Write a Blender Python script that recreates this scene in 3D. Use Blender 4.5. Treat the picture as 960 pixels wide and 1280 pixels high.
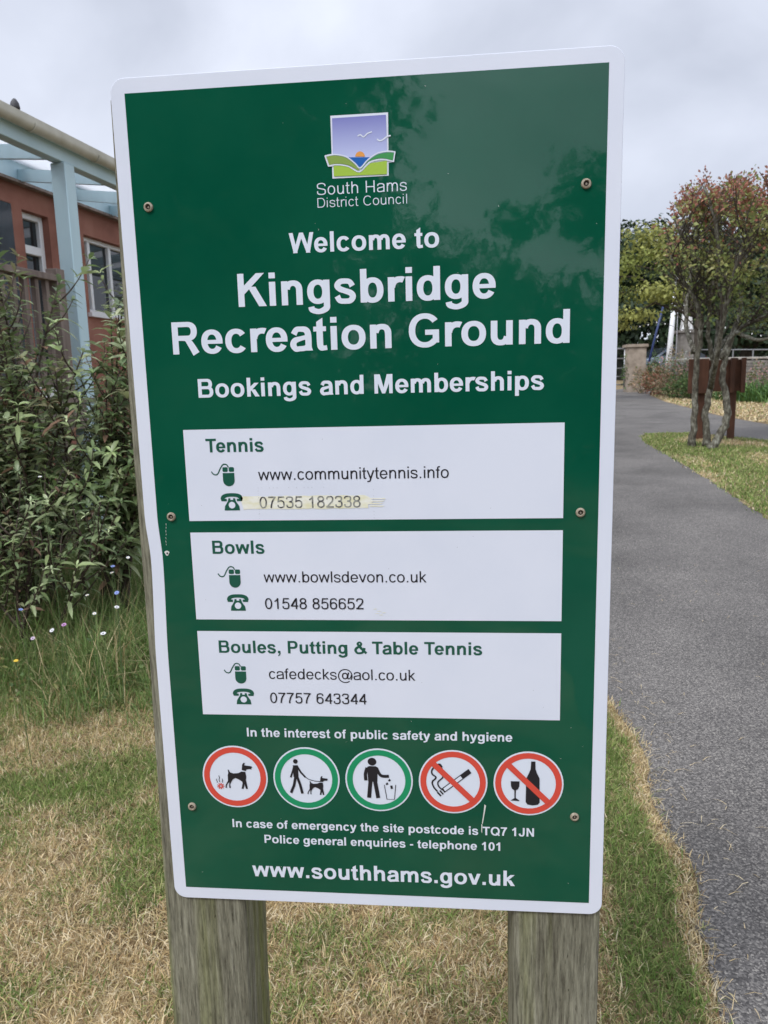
import bpy, bmesh, math, random
import numpy as np
from mathutils import Vector, Matrix, Euler
from mathutils.geometry import delaunay_2d_cdt

scene = bpy.context.scene
for o in list(bpy.data.objects): bpy.data.objects.remove(o)
COL = scene.collection
R = math.radians
rng = np.random.default_rng(7)
random.seed(7)

# ---------------------------------------------------------------- camera
CAM = Vector((0.10596, -0.92828, 1.5))
PITCH, ROLL, YAW = 0.17013744, -0.02523684, -0.09658069
FPX = 930.0                                     # focal length for a picture 1280 high
cf = Vector((math.sin(YAW)*math.cos(PITCH), math.cos(YAW)*math.cos(PITCH), -math.sin(PITCH)))
cr = Vector((math.cos(YAW), -math.sin(YAW), 0)); cu = cr.cross(cf)
cr, cu = (math.cos(ROLL)*cr+math.sin(ROLL)*cu, -math.sin(ROLL)*cr+math.cos(ROLL)*cu)
cam_d = bpy.data.cameras.new('camera'); cam = bpy.data.objects.new('camera', cam_d); COL.objects.link(cam)
M = Matrix((cr, cu, -cf)).transposed().to_4x4(); M.translation = CAM; cam.matrix_world = M
cam_d.sensor_fit = 'VERTICAL'; cam_d.sensor_height = 36; cam_d.lens = FPX/1280*36
cam_d.clip_start = .05; cam_d.clip_end = 600
cam_d.dof.use_dof = True; cam_d.dof.focus_distance = 0.96; cam_d.dof.aperture_fstop = 17
scene.camera = cam
def at(px, py, d):
    """the point d metres ahead of the viewpoint that stands where (px, py) of the 960 x 1280 photograph does"""
    return CAM+(cr*((px-480)/FPX)+cu*((640-py)/FPX)+cf)*d
SLOPE = .028
def gz(x, y): return SLOPE*(min(y, 70)+.93)
def on_ground(px, py):
    d = cr*((px-480)/FPX)+cu*((640-py)/FPX)+cf
    return CAM+d*(CAM.z/(SLOPE*d.y-d.z))

# ---------------------------------------------------------------- light
SUN_EL, SUN_AZ = 52, 215                        # degrees; azimuth clockwise from +Y
world = bpy.data.worlds.new('World'); scene.world = world; world.use_nodes = True
nt = world.node_tree; N = nt.nodes; N.clear()
def wn(t, **k):
    n = N.new(t)
    for a, b in k.items(): setattr(n, a, b)
    return n
wo = wn('ShaderNodeOutputWorld'); bg = wn('ShaderNodeBackground'); bg.inputs[1].default_value = .1
sky = wn('ShaderNodeTexSky', sky_type='NISHITA', sun_disc=False, sun_elevation=R(SUN_EL), sun_rotation=R(SUN_AZ))
tc = wn('ShaderNodeTexCoord'); mp = wn('ShaderNodeMapping'); mp.inputs['Scale'].default_value = (1.0, 1.0, 1.7); mp.inputs['Location'].default_value = (5.3, 2.2, .9)
n1 = wn('ShaderNodeTexNoise'); n1.inputs['Scale'].default_value = 2.1; n1.inputs['Detail'].default_value = 6; n1.inputs['Roughness'].default_value = .48; n1.inputs['Distortion'].default_value = .35
rp = wn('ShaderNodeValToRGB'); rp.color_ramp.elements[0].position = .36; rp.color_ramp.elements[1].position = .60
rp.color_ramp.elements[0].color = (4.1, 4.4, 5.2, 1); rp.color_ramp.elements[1].color = (6.2, 6.55, 7.5, 1)
mx = wn('ShaderNodeMix', data_type='RGBA'); mx.inputs[0].default_value = .95
L = nt.links.new
L(tc.outputs['Generated'], mp.inputs[0]); L(mp.outputs[0], n1.inputs['Vector']); L(n1.outputs[0], rp.inputs[0])
# thinner cloud round the hidden sun: the sky behind the viewpoint is the brightest part
sv = Vector((math.sin(R(SUN_AZ))*math.cos(R(SUN_EL)), math.cos(R(SUN_AZ))*math.cos(R(SUN_EL)), math.sin(R(SUN_EL))))
dp = wn('ShaderNodeVectorMath', operation='DOT_PRODUCT'); dp.inputs[1].default_value = sv
mr = wn('ShaderNodeMapRange', interpolation_type='SMOOTHSTEP'); mr.inputs[1].default_value = .1; mr.inputs[2].default_value = 1.0; mr.inputs[3].default_value = 1.0; mr.inputs[4].default_value = 2.1
vm = wn('ShaderNodeVectorMath', operation='SCALE')
L(tc.outputs['Generated'], dp.inputs[0]); L(dp.outputs['Value'], mr.inputs[0]); L(rp.outputs[0], vm.inputs[0]); L(mr.outputs[0], vm.inputs['Scale'])
L(sky.outputs[0], mx.inputs[6]); L(vm.outputs[0], mx.inputs[7]); L(mx.outputs[2], bg.inputs[0]); L(bg.outputs[0], wo.inputs[0])
sd = bpy.data.lights.new('sun', 'SUN'); sd.energy = 1.5; sd.angle = R(14); sd.color = (1, .98, .95)
so = bpy.data.objects.new('sun', sd); COL.objects.link(so)
so.rotation_euler = (R(90-SUN_EL), 0, R(180-SUN_AZ)); so.location = (0, 0, 20)
scene.view_settings.view_transform = 'Standard'; scene.view_settings.look = 'None'
scene.view_settings.exposure = 0.57; scene.view_settings.gamma = 1
scene.render.engine = 'CYCLES'

# ---------------------------------------------------------------- helpers
def tag(o, label=None, cat=None, group=None, kind=None):
    if label: o['label'] = label
    if cat: o['category'] = cat
    if group: o['group'] = group
    if kind: o['kind'] = kind
    return o
def empty(name, loc=(0, 0, 0), rz=0):
    o = bpy.data.objects.new(name, None); COL.objects.link(o); o.location = loc; o.rotation_euler = (0, 0, rz); o.empty_display_size = .1
    return o
def link(name, me, mat, parent=None, smooth=False):
    o = bpy.data.objects.new(name, me); COL.objects.link(o)
    if mat: me.materials.append(mat)
    if parent: o.parent = parent
    if smooth: me.polygons.foreach_set('use_smooth', [True]*len(me.polygons))
    return o
class MB:
    def __init__(s): s.v = []; s.f = []
    def add(s, v, f):
        n = len(s.v); s.v += [tuple(q) for q in v]; s.f += [tuple(n+i for i in g) for g in f]; return s
    def box(s, x0, y0, z0, x1, y1, z1, m=None):
        v = [(x, y, z) for z in (z0, z1) for y in (y0, y1) for x in (x0, x1)]
        if m is not None: v = [m @ Vector(q) for q in v]
        return s.add(v, [(0, 2, 3, 1), (4, 5, 7, 6), (0, 1, 5, 4), (2, 6, 7, 3), (0, 4, 6, 2), (1, 3, 7, 5)])
    def bar(s, a, b, w, h, up=(0, 0, 1)):
        a, b = Vector(a), Vector(b); d = (b-a).normalized(); r = d.cross(Vector(up))
        if r.length < 1e-4: r = d.cross(Vector((0, 1, 0)))
        r.normalize(); u = r.cross(d)
        v = [p+r*i*w/2+u*j*h/2 for p in (a, b) for i, j in ((-1, -1), (1, -1), (1, 1), (-1, 1))]
        return s.add(v, [(0, 1, 2, 3), (7, 6, 5, 4), (0, 4, 5, 1), (1, 5, 6, 2), (2, 6, 7, 3), (3, 7, 4, 0)])
    def tube(s, P, r, n=8, cap=True):
        P = [Vector(p) for p in P]; rr = r if isinstance(r, (list, tuple)) else [r]*len(P); rings = []; u = None
        for i, p in enumerate(P):
            d = (P[min(i+1, len(P)-1)]-P[max(i-1, 0)]).normalized()
            if u is None:
                u = d.cross(Vector((0.3, .9, .2))); 
                if u.length < .1: u = d.cross(Vector((1, 0, 0)))
            u = (u-d*u.dot(d)).normalized(); w = d.cross(u)
            rings.append([p+(u*math.cos(2*math.pi*k/n)+w*math.sin(2*math.pi*k/n))*rr[i] for k in range(n)])
        v = [q for g in rings for q in g]; f = []
        for i in range(len(P)-1):
            for k in range(n): f.append((i*n+k, i*n+(k+1) % n, (i+1)*n+(k+1) % n, (i+1)*n+k))
        if cap: f += [tuple(range(n))[::-1], tuple(range((len(P)-1)*n, len(P)*n))]
        return s.add(v, f)
    def lathe(s, prof, n=16, m=None):
        v = []; f = []
        for r, z in prof: v += [(r*math.cos(2*math.pi*k/n), r*math.sin(2*math.pi*k/n), z) for k in range(n)]
        for i in range(len(prof)-1):
            for k in range(n): f.append((i*n+k, i*n+(k+1) % n, (i+1)*n+(k+1) % n, (i+1)*n+k))
        f += [tuple(range(n))[::-1], tuple(range((len(prof)-1)*n, len(prof)*n))]
        if m is not None: v = [m @ Vector(q) for q in v]
        return s.add(v, f)
    def prism(s, poly, a, b, ax):
        """poly of 2-D points pushed from a to b; ax(p, t) -> 3-D"""
        n = len(poly); v = [ax(p, a) for p in poly]+[ax(p, b) for p in poly]
        return s.add(v, [tuple(range(n))[::-1], tuple(range(n, 2*n))]+[(i, (i+1) % n, n+(i+1) % n, n+i) for i in range(n)])
    def build(s, name, mat, parent=None, smooth=False, bevel=0, seg=2):
        me = bpy.data.meshes.new(name); me.from_pydata(s.v, [], s.f)
        bm = bmesh.new(); bm.from_mesh(me)
        if bevel:
            bmesh.ops.bevel(bm, geom=[e for e in bm.edges if len(e.link_faces) == 2 and e.calc_face_angle(0) > .6], offset=bevel, segments=seg, affect='EDGES', clamp_overlap=True)
        bmesh.ops.recalc_face_normals(bm, faces=bm.faces); bm.to_mesh(me); bm.free()
        o = link(name, me, mat, parent, smooth or bool(bevel))
        if bevel or smooth == 'auto':
            try: me.set_sharp_from_angle(angle=R(40))
            except Exception: pass
        return o
def np_mesh(name, V, F, mat, parent=None, cols=None, smooth=False):
    me = bpy.data.meshes.new(name); V = np.asarray(V, np.float32).reshape(-1, 3); F = np.asarray(F, np.int32); k = F.shape[1]
    me.vertices.add(len(V)); me.vertices.foreach_set('co', V.ravel())
    me.loops.add(F.size); me.loops.foreach_set('vertex_index', F.ravel())
    me.polygons.add(len(F)); me.polygons.foreach_set('loop_start', np.arange(0, F.size, k, dtype=np.int32))
    try: me.polygons.foreach_set('loop_total', np.full(len(F), k, np.int32))
    except Exception: pass
    if cols is not None:
        a = me.color_attributes.new('tint', 'FLOAT_COLOR', 'POINT'); c = np.ones((len(V), 4), np.float32); c[:, :3] = cols; a.data.foreach_set('color', c.ravel())
    me.update(calc_edges=True); me.validate()
    return link(name, me, mat, parent, smooth)
def unit(a): return a/np.maximum(np.linalg.norm(a, axis=-1, keepdims=True), 1e-9)
def leaves(name, P, D, Nn, Ln, Wd, cols, mat, parent=None, droop=.25, fold=.25, simple=False):
    """one mesh of many leaves: P base, D direction, Nn facing, Ln length, Wd half width"""
    P, D, Nn = map(np.asarray, (P, D, Nn)); D = unit(D); S = unit(np.cross(D, Nn)); U = np.cross(S, D); n = len(P)
    Ln = np.asarray(Ln)[:, None]; Wd = np.asarray(Wd)[:, None]; Z = np.array([0, 0, -1.])
    def q(t, w, lift): return P+D*Ln*t+S*Wd*w+U*Wd*lift+Z*Ln*droop*t*t
    if simple:
        K = [q(0, 0, 0), q(.5, -1, fold), q(1, 0, 0), q(.5, 1, fold)]; F = np.array([[0, 1, 2, 3]])
    else:
        K = [q(0, 0, 0), q(.3, -.85, fold), q(.35, 0, 0), q(.3, .85, fold), q(.68, -.72, fold), q(.7, 0, 0), q(.68, .72, fold), q(1, 0, 0)]
        F = np.array([[0, 2, 1, 1], [0, 3, 2, 2], [1, 2, 5, 4], [2, 3, 6, 5], [4, 5, 7, 7], [5, 6, 7, 7]])
    k = len(K); V = np.stack(K, 1).reshape(-1, 3)
    if simple:
        FF = (np.arange(n)[:, None, None]*k+F[None]).reshape(-1, 4)
    else:
        T = np.array([[0, 2, 1], [0, 3, 2], [1, 2, 5], [1, 5, 4], [2, 3, 6], [2, 6, 5], [4, 5, 7], [5, 6, 7]])
        FF = (np.arange(n)[:, None, None]*k+T[None]).reshape(-1, 3)
    return np_mesh(name, V, FF, mat, parent, np.repeat(np.asarray(cols), k, 0))
def blades(name, P, H, W, lean, cols, mat, parent=None, curl=.6):
    """grass: P roots, H length, W half width, lean 0 upright .. 1 flat"""
    n = len(P); a = rng.uniform(0, 2*np.pi, n); d = np.stack([np.cos(a), np.sin(a), 0*a], 1); s = np.stack([-np.sin(a), np.cos(a), 0*a], 1)
    b = a+rng.uniform(-1, 1, n); s = np.stack([-np.sin(b), np.cos(b), 0*b], 1)
    z = np.array([0, 0, 1.]); H = np.asarray(H)[:, None]; W = np.asarray(W)[:, None]; l = np.asarray(lean)[:, None]
    m = P+(z*(1-l*.7)+d*l)*H*.5; t = m+(z*(1-l*(.7+curl))+d*(l+.3))*H*.5
    lo = P[:, 2:3]+.002; t[:, 2:3] = np.maximum(t[:, 2:3], lo); m[:, 2:3] = np.maximum(m[:, 2:3], lo)
    V = np.stack([P-s*W, P+s*W, m-s*W*.8, m+s*W*.8, t-s*W*.12, t+s*W*.12], 1).reshape(-1, 3)
    F = (np.arange(n)[:, None, None]*6+np.array([[0, 1, 3, 2], [2, 3, 5, 4]])[None]).reshape(-1, 4)
    return np_mesh(name, V, F, mat, parent, np.repeat(cols, 6, 0))
_lat = rng.random((64, 64))
def vnoise(x, y):
    xi = np.floor(x).astype(int); yi = np.floor(y).astype(int); fx = x-xi; fy = y-yi; fx = fx*fx*(3-2*fx); fy = fy*fy*(3-2*fy)
    g = lambda i, j: _lat[i % 64, j % 64]
    return (g(xi, yi)*(1-fx)+g(xi+1, yi)*fx)*(1-fy)+(g(xi, yi+1)*(1-fx)+g(xi+1, yi+1)*fx)*fy
def fnoise(x, y): return .55*vnoise(x, y)+.3*vnoise(x*2.3+7, y*2.3+3)+.15*vnoise(x*5.1+1, y*5.1+9)

# ---------------------------------------------------------------- materials
def mat(name, col=(.5, .5, .5), rough=.6, metal=0, spec=.5, coat=0):
    m = bpy.data.materials.new(name); m.use_nodes = True; b = m.node_tree.nodes['Principled BSDF']
    b.inputs['Base Color'].default_value = (*col, 1); b.inputs['Roughness'].default_value = rough; b.inputs['Metallic'].default_value = metal
    b.inputs['Specular IOR Level'].default_value = spec; b.inputs['Coat Weight'].default_value = coat; b.inputs['Coat Roughness'].default_value = .03
    return m
def nodes(m):
    t = m.node_tree; return t, t.nodes['Principled BSDF'], (lambda ty: t.nodes.new(ty)), t.links.new
def noisy(name, stops, scale=8, stretch=(1, 1, 1), detail=5, rough=.7, bump=.1, dist=.01, spec=.4, rgh=.55, metal=0, coat=0):
    """colours mixed by stretched noise, with a bump from the same noise"""
    m = mat(name, stops[0][1], rough, metal, spec, coat); t, b, nn, ln = nodes(m)
    tc = nn('ShaderNodeTexCoord'); mp = nn('ShaderNodeMapping'); mp.inputs['Scale'].default_value = stretch
    no = nn('ShaderNodeTexNoise'); no.inputs['Scale'].default_value = scale; no.inputs['Detail'].default_value = detail; no.inputs['Roughness'].default_value = rgh
    cr_ = nn('ShaderNodeValToRGB'); e = cr_.color_ramp.elements
    while len(e) < len(stops): e.new(.5)
    for i, (p, c) in enumerate(stops): e[i].position = p; e[i].color = (*c, 1)
    ln(tc.outputs['Object'], mp.inputs[0]); ln(mp.outputs[0], no.inputs['Vector']); ln(no.outputs[0], cr_.inputs[0]); ln(cr_.outputs[0], b.inputs['Base Color'])
    if bump:
        bu = nn('ShaderNodeBump'); bu.inputs['Strength'].default_value = bump; bu.inputs['Distance'].default_value = dist; ln(no.outputs[0], bu.inputs['Height']); ln(bu.outputs[0], b.inputs['Normal'])
    return m
def tinted(name, rough=.6, spec=.35, trans=.3):
    """leaf and blade material: colour stored per leaf, some light let through"""
    m = mat(name, (1, 1, 1), rough, 0, spec); t, b, nn, ln = nodes(m)
    at_ = nn('ShaderNodeAttribute'); at_.attribute_name = 'tint'; ln(at_.outputs['Color'], b.inputs['Base Color'])
    if trans:
        tr = nn('ShaderNodeBsdfTranslucent'); ms = nn('ShaderNodeMixShader'); ms.inputs[0].default_value = trans
        ln(at_.outputs['Color'], tr.inputs['Color']); ln(b.outputs[0], ms.inputs[1]); ln(tr.outputs[0], ms.inputs[2]); ln(ms.outputs[0], t.nodes['Material Output'].inputs[0])
    return m
# ---------------------------------------------------------------- lettering
# letters are drawn as vinyl shapes from arcs, bars and strokes in 1/1000 em units
ADV_B = dict(zip("abcdefghijklmnopqrstuvwxyz", (556,611,556,611,556,333,611,611,278,278,556,278,889,611,611,611,611,389,556,333,611,556,778,556,556,500)))
BOX_B = dict(a=(29,527),b=(66,578),c=(34,528),d=(34,546),e=(30,528),f=(12,318),g=(38,546),h=(68,544),i=(69,209),k=(68,556),l=(69,209),m=(64,826),n=(67,544),o=(36,575),p=(66,578),q=(34,546),r=(66,378),s=(28,522),t=(12,312),u=(67,544),v=(10,546),w=(8,770),x=(12,544),y=(10,546))
ADV_R = dict(zip("abcdefghijklmnopqrstuvwxyz", (556,556,500,556,556,278,556,556,222,222,500,222,833,556,556,556,556,333,500,278,556,500,722,500,500,500)))
BOX_R = dict(a=(36,520),b=(62,517),c=(36,482),d=(36,494),e=(38,516),f=(12,270),g=(36,494),h=(66,490),i=(66,155),k=(66,498),l=(66,155),m=(65,768),n=(66,490),o=(34,520),p=(64,518),q=(36,494),r=(66,340),s=(30,466),t=(16,268),u=(66,490),v=(8,492),w=(8,714),x=(8,492),y=(10,490))

def g_pow(v, e): return math.copysign(abs(v)**(2/e), v)
def g_arc(cx, cy, rx, ry, s, t, a0, a1, e=2.2):
    n = max(6, int(abs(a1-a0)/9)); out = []; inn = []
    for i in range(n+1):
        a = math.radians(a0+(a1-a0)*i/n); c, d = math.cos(a), math.sin(a)
        out.append((cx+rx*g_pow(c, e), cy+ry*g_pow(d, e)))
        inn.append((cx+(rx-s)*g_pow(c, e), cy+(ry-t)*g_pow(d, e)))
    return out+inn[::-1]
def g_ring(cx, cy, rx, ry, s, t, e=2.2):
    return [g_arc(cx, cy, rx, ry, s, t, 0, 180, e), g_arc(cx, cy, rx, ry, s, t, 180, 360, e)]
def g_bar(x0, y0, x1, y1): return [(x0, y0), (x1, y0), (x1, y1), (x0, y1)]
def g_line(x0, y0, x1, y1, w):          # a diagonal with horizontal ends, w wide measured across
    return [(x0-w/2, y0), (x0+w/2, y0), (x1+w/2, y1), (x1-w/2, y1)]
def g_spline(P, n=7):
    Q = [P[0]]+list(P)+[P[-1]]; r = []
    for i in range(1, len(Q)-2):
        for k in range(n):
            t = k/n; a, b, c, d = Q[i-1], Q[i], Q[i+1], Q[i+2]
            r.append(tuple(.5*(2*b[j]+(c[j]-a[j])*t+(2*a[j]-5*b[j]+4*c[j]-d[j])*t*t+(3*b[j]-a[j]-3*c[j]+d[j])*t**3) for j in range(len(b))))
    r.append(tuple(P[-1])); return r
def g_stroke(P, curve=True):            # P: (x, y, width)
    R = g_spline(P) if curve else P
    L = []; M = []
    for i, p in enumerate(R):
        a = R[max(i-1, 0)]; b = R[min(i+1, len(R)-1)]
        dx, dy = b[0]-a[0], b[1]-a[1]; l = math.hypot(dx, dy) or 1
        nx, ny = -dy/l*p[2]/2, dx/l*p[2]/2
        L.append((p[0]+nx, p[1]+ny)); M.append((p[0]-nx, p[1]-ny))
    return L+M[::-1]
def g_strips(P, curve=True):            # a stroke cut into short quads, safe for strokes that bend hard
    R = g_spline(P) if curve else P; o = []
    for i in range(0, len(R)-1, 2):
        o.append(g_stroke(R[i:min(i+3, len(R))], False) if i+1 < len(R) else None)
    pts = g_stroke(P, curve); n = len(pts)//2; o = []
    for i in range(n-1):
        o.append([pts[i], pts[i+1], pts[2*n-2-i], pts[2*n-1-i]])
    return o

def glyph(ch, bold, S, T):
    """-> (advance, polygons)"""
    X, H, D, O = 519, 716, -210, 12
    if ch == ' ': return 278, []
    if ch.islower():
        adv = (ADV_B if bold else ADV_R)[ch]; l, r = (BOX_B if bold else BOX_R)[ch]
        cx = (l+r)/2; rx = (r-l)/2; cy = X/2; ry = X/2+O
        arch = lambda x0, x1: g_arc((x0+S*.35+x1)/2, X*.60, (x1-x0-S*.35)/2, X*.40+O, S, T*1.05, 0, 172, 2.35)
        if ch == 'o': return adv, g_ring(cx, cy, rx, ry, S, T)
        if ch in 'nh':
            return adv, [g_bar(l, 0, l+S, H if ch == 'h' else X), arch(l, r), g_bar(r-S, 0, r, X*.61)]
        if ch == 'm':
            m = (l+r-S)/2+S*.5
            return adv, [g_bar(l, 0, l+S, X), arch(l, m+S/2), g_bar(m-S/2, 0, m+S/2, X*.61), arch(m-S/2, r), g_bar(r-S, 0, r, X*.61)]
        if ch == 'u':
            return adv, [g_bar(r-S, 0, r, X), [(l+r-p[0], X-p[1]) for p in arch(l, r)], g_bar(l, X*.39, l+S, X)]
        if ch == 'r':
            c = l+S*.5+150; 
            return adv, [g_bar(l, 0, l+S, X), g_arc(r-40, X*.52, r-40-l-S*.15, X*.48+O, S*.95, T*1.12, 68, 175, 2.3)]
        if ch in 'bdpq':
            lft = ch in 'bp'; y0, y1 = (0, H) if ch in 'bd' else (D, X)
            st = g_bar(l, y0, l+S, y1) if lft else g_bar(r-S, y0, r, y1)
            b0, b1 = (l+S*.18, r) if lft else (l, r-S*.18)
            return adv, [st]+g_ring((b0+b1)/2, cy, (b1-b0)/2, ry, S, T)
        if ch == 'g':
            b1 = r-S*.18
            hk = g_strips([(r-S/2, X, S), (r-S/2, 40, S), (r-S*.62, -90, S*.98), (cx+5, D+T*.5-6, T), (l+S*.75, -118, S*.92), (l+S*.58, -52, S*.95)])
            return adv, g_ring((l+b1)/2, cy+8, (b1-l)/2, ry-8, S, T)+hk
        if ch == 'c': return adv, [g_arc(cx+8, cy, rx+8, ry, S, T, 36, 324)]
        if ch == 'e':
            return adv, [g_arc(cx, cy, rx, ry, S, T, -3, 180), g_arc(cx, cy, rx, ry, S, T, 180, 330), g_bar(l+S*.6, cy-T*.42, r-2, cy+T*.36)]
        if ch == 'a':
            xr = r-10; m = (l+xr)/2
            top = g_strips([(l+S*.62, X*.70, S*.95), (l+S*1.05, X*.885, S*.86), (m, X+O-T*.5, T), (xr-S*.85, X*.87, S*.95), (xr-S*.5, X*.66, S), (xr-S*.5, 0, S)])
            bowl = g_strips([(xr-S*.5, X*.585, T*.86), (m+10, X*.52, T*.9), (l+S*.78, X*.43, S*.92), (l+S*.5, X*.255, S), (l+S*.88, X*.085, S*.86), (m-25, T*.5-O, T), (xr-S*.95, X*.115, S*.8), (xr-S*.5, X*.27, S*.7)])
            tail = [(xr-S, 0), (r+16, 0), (xr, S*.55), (xr-S*.6, S*.7)]
            return adv, top+bowl+[tail]
        if ch == 's':
            P = [(r-S*.55, X*.70, S*.9), (r-S*.95, X*.875, S*.8), (cx, X+O-T*.5, T), (l+S*.95, X*.885, S*.86), (l+S*.56, X*.735, S*.94), (l+S*.95, X*.60, S*.88), (cx, X*.515, S*.84), (r-S*.85, X*.42, S*.9), (r-S*.5, X*.275, S*.96), (r-S*.9, X*.11, S*.86), (cx, T*.5-O, T), (l+S*.9, X*.12, S*.82), (l+S*.5, X*.305, S*.9)]
            return adv, g_strips(P)
        if ch == 't':
            x0 = l+(r-l)*(.24 if bold else .27)
            return adv, [[(x0, X-T), (x0+S, X-T), (x0+S, H-8), (x0, H-8-S*.62)], g_bar(l, X-T*.95, r-12, X)]+g_strips([(x0+S/2, X, S), (x0+S/2, 170, S), (x0+S*.62, 62, S*.92), (x0+S*1.12, T*.47-6, T*.95), (r, T*.5-2, T*.95)])
        if ch == 'f':
            x0 = l+(r-l)*(.25 if bold else .28)
            return adv, [g_bar(l, X-T*.95, r-30, X)]+g_strips([(x0+S/2, 0, S), (x0+S/2, 540, S), (x0+S*.66, 640, S*.95), (x0+S*1.2, H+4-T*.5, T*.95), (r, H+2-T*.5, T*.95)])
        if ch in 'il':
            return adv, [g_bar(l, 0, l+S, H)] if ch == 'l' else [g_bar(l, 0, l+S, X), g_bar(l, H-S*.86, l+S, H)]
        if ch == 'k':
            return adv, [g_bar(l, 0, l+S, H), [(l+S*.6, 150), (l+S*.6, 150+S*1.28), (r-S*1.18-18, X), (r-18, X)], g_line(r-S*.62, 0, l+S*1.5+20, X*.52, S*1.2)]
        if ch in 'vy':
            w = S*1.06
            o = [g_line(cx-2, 0, l+w/2, X, w), g_line(cx+2, 0, r-w/2, X, w)]
            if ch == 'y':
                o = [g_line(cx, 20, l+w/2, X, w)]+g_strips([(r-w/2, X, w*.97), (cx+6, 20, w*.94), (cx-S*.22, -90, S*.96), (cx-S*.8, D+T*.72, T), (l+30, D+T*.56, T)], False)
            return adv, o
        if ch == 'w':
            w = S*.98; q = (r-l)/4
            return adv, [g_line(l+q+8, 0, l+w/2, X, w), g_line(l+q-8, 0, cx, X, w), g_line(r-q+8, 0, cx, X, w), g_line(r-q-8, 0, r-w/2, X, w)]
        if ch == 'x':
            w = S*1.18; return adv, [g_line(l+w/2, 0, r-w/2, X, w), g_line(r-w/2, 0, l+w/2, X, w)]
    if ch.isdigit():
        l, r = (38, 518) if bold else (42, 508); adv = 556; m = (l+r)/2; w = (r-l)/2; h = H*.5
        if ch == '0': return adv, g_ring(m, H/2-3, w, H/2+6, S, T, 2.15)
        if ch == '1':
            x1 = r-(130 if bold else 150)
            return adv, [g_bar(x1-S, 0, x1, H)]+g_strips([(x1-S*.5, H-T*.2, T*.9), (x1-S*1.1, H-T*.2-105, T*1.0), (l+(60 if bold else 70), H-230, T*1.0)])
        if ch == '2':
            return adv, g_strips([(l+S*.5, 505, S*.9), (l+S*.95, 640, S*.86), (m, H-T*.5, T), (r-S*.95, 645, S*.88), (r-S*.55, 520, S), (r-S*1.05, 375, S*.95), (m-20, 215, S*.95), (l+S*.8, T*.6, S*.9)])+[g_bar(l, 0, r, T*1.05)]
        if ch == '3':
            return adv, g_strips([(l+S*.5, 540, S*.85), (l+S*.9, 650, S*.82), (m-8, H-T*.5, T), (r-S*1.0, 650, S*.85), (r-S*.66, 545, S*.95), (r-S*1.1, 430, S*.85), (m-35, 382, T*.95)])+g_strips([(m-35, 382, T*.95), (r-S*1.0, 345, S*.9), (r-S*.5, 212, S), (r-S*.95, 75, S*.9), (m-5, T*.5-10, T), (l+S*.85, 75, S*.86), (l+S*.48, 200, S*.9)])
        if ch == '4':
            x1 = r-S*.72
            return adv, [g_bar(x1-S, 0, x1, H), g_bar(l, 165, r+8, 165+T), [(l, 165), (l, 165+T*1.15), (x1-S*.98, H), (x1-S*.3, H), (x1-S*.3, H-T*1.2), (l+S*1.02, 165+T*.3)]]
        if ch == '5':
            return adv, [g_bar(l+S*.8, H-T, r-20, H), [(l+S*.8, H), (l+S*1.55, H-20), (l+S*1.12, 360), (l+S*.12, 345)]]+g_strips([(l+S*.62, 385, S*.8), (m-5, 452, T), (r-S*.95, 395, S*.9), (r-S*.5, 238, S), (r-S*.95, 75, S*.9), (m-10, T*.5-10, T), (l+S*.85, 72, S*.86), (l+S*.48, 195, S*.9)])
        if ch in '69':
            o = g_ring(m, 225, w, 237, S, T)+g_strips([(r-S*.5, 540, S*.9), (r-S*.92, 650, S*.8), (m+12, H-T*.5, T), (l+S*.95, 625, S*.85), (l+S*.52, 440, S*.98), (l+S*.5, 225, S)])
            if ch == '9': o = [[(l+r-a, H-b) for a, b in p] for p in o]
            return adv, o
        if ch == '7':
            return adv, [g_bar(l, H-T*1.05, r, H)]+g_strips([(r-S*.5, H-T*.6, S*.9), (m+30, 420, S), (m-45, 190, S), (m-68, 0, S)])
        if ch == '8':
            return adv, g_ring(m, 203, w, 215, S, T)+g_ring(m, 545, w*.9, 176, S*.95, T)
    lc = 76
    if ch in 'IJTPRBDKNMWGCSQH&@.,-':
        if ch == 'I': return 278, [g_bar(64, 0, 64+S, H)] if bold else [g_bar(91, 0, 91+S, H)]
        if ch == 'T': return 611, [g_bar(20, H-T*1.04, 590, H), g_bar(305-S/2, 0, 305+S/2, H)]
        if ch == 'H': return 722, [g_bar(lc, 0, lc+S, H), g_bar(722-lc-S, 0, 722-lc, H), g_bar(lc, 320, 722-lc, 320+T)]
        if ch == 'J': return 556, g_strips([(556-72-S/2, H, S), (556-72-S/2, 230, S), (556-72-S*.85, 75, S*.92), (270, T*.5-12, T), (24+S*.8, 80, S*.92), (24+S*.5, 228, S)])
        if ch in 'PRB':
            adv = {'P': 667, 'R': 722, 'B': 722}[ch]; r = {'P': 626, 'R': 662, 'B': 640}[ch]
            o = [g_bar(lc, 0, lc+S, H)]; yb = {'P': 268, 'R': 300, 'B': 325}[ch]; ry = (H-yb)/2; cx = r-ry*1.04
            o += [g_bar(lc, H-T, cx+2, H), g_bar(lc, yb, cx+2, yb+T), g_arc(cx, yb+ry, r-cx, ry, S, T, -90, 90, 2.3)]
            if ch == 'R':
                o += g_strips([(lc+S+90, yb+T*.5, T), (r-S*1.75, yb+T*.3, T*1.05), (r-S*1.1, yb-90, S*1.02), (722-S*.70, 0, S*1.16)])
            if ch == 'B':
                r2 = 672; ry = (yb+T)/2; c2 = r2-ry*1.02
                o += [g_bar(lc, 0, c2+2, T), g_arc(c2, ry, r2-c2, ry, S, T, -90, 90, 2.3)]
            return adv, o
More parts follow.
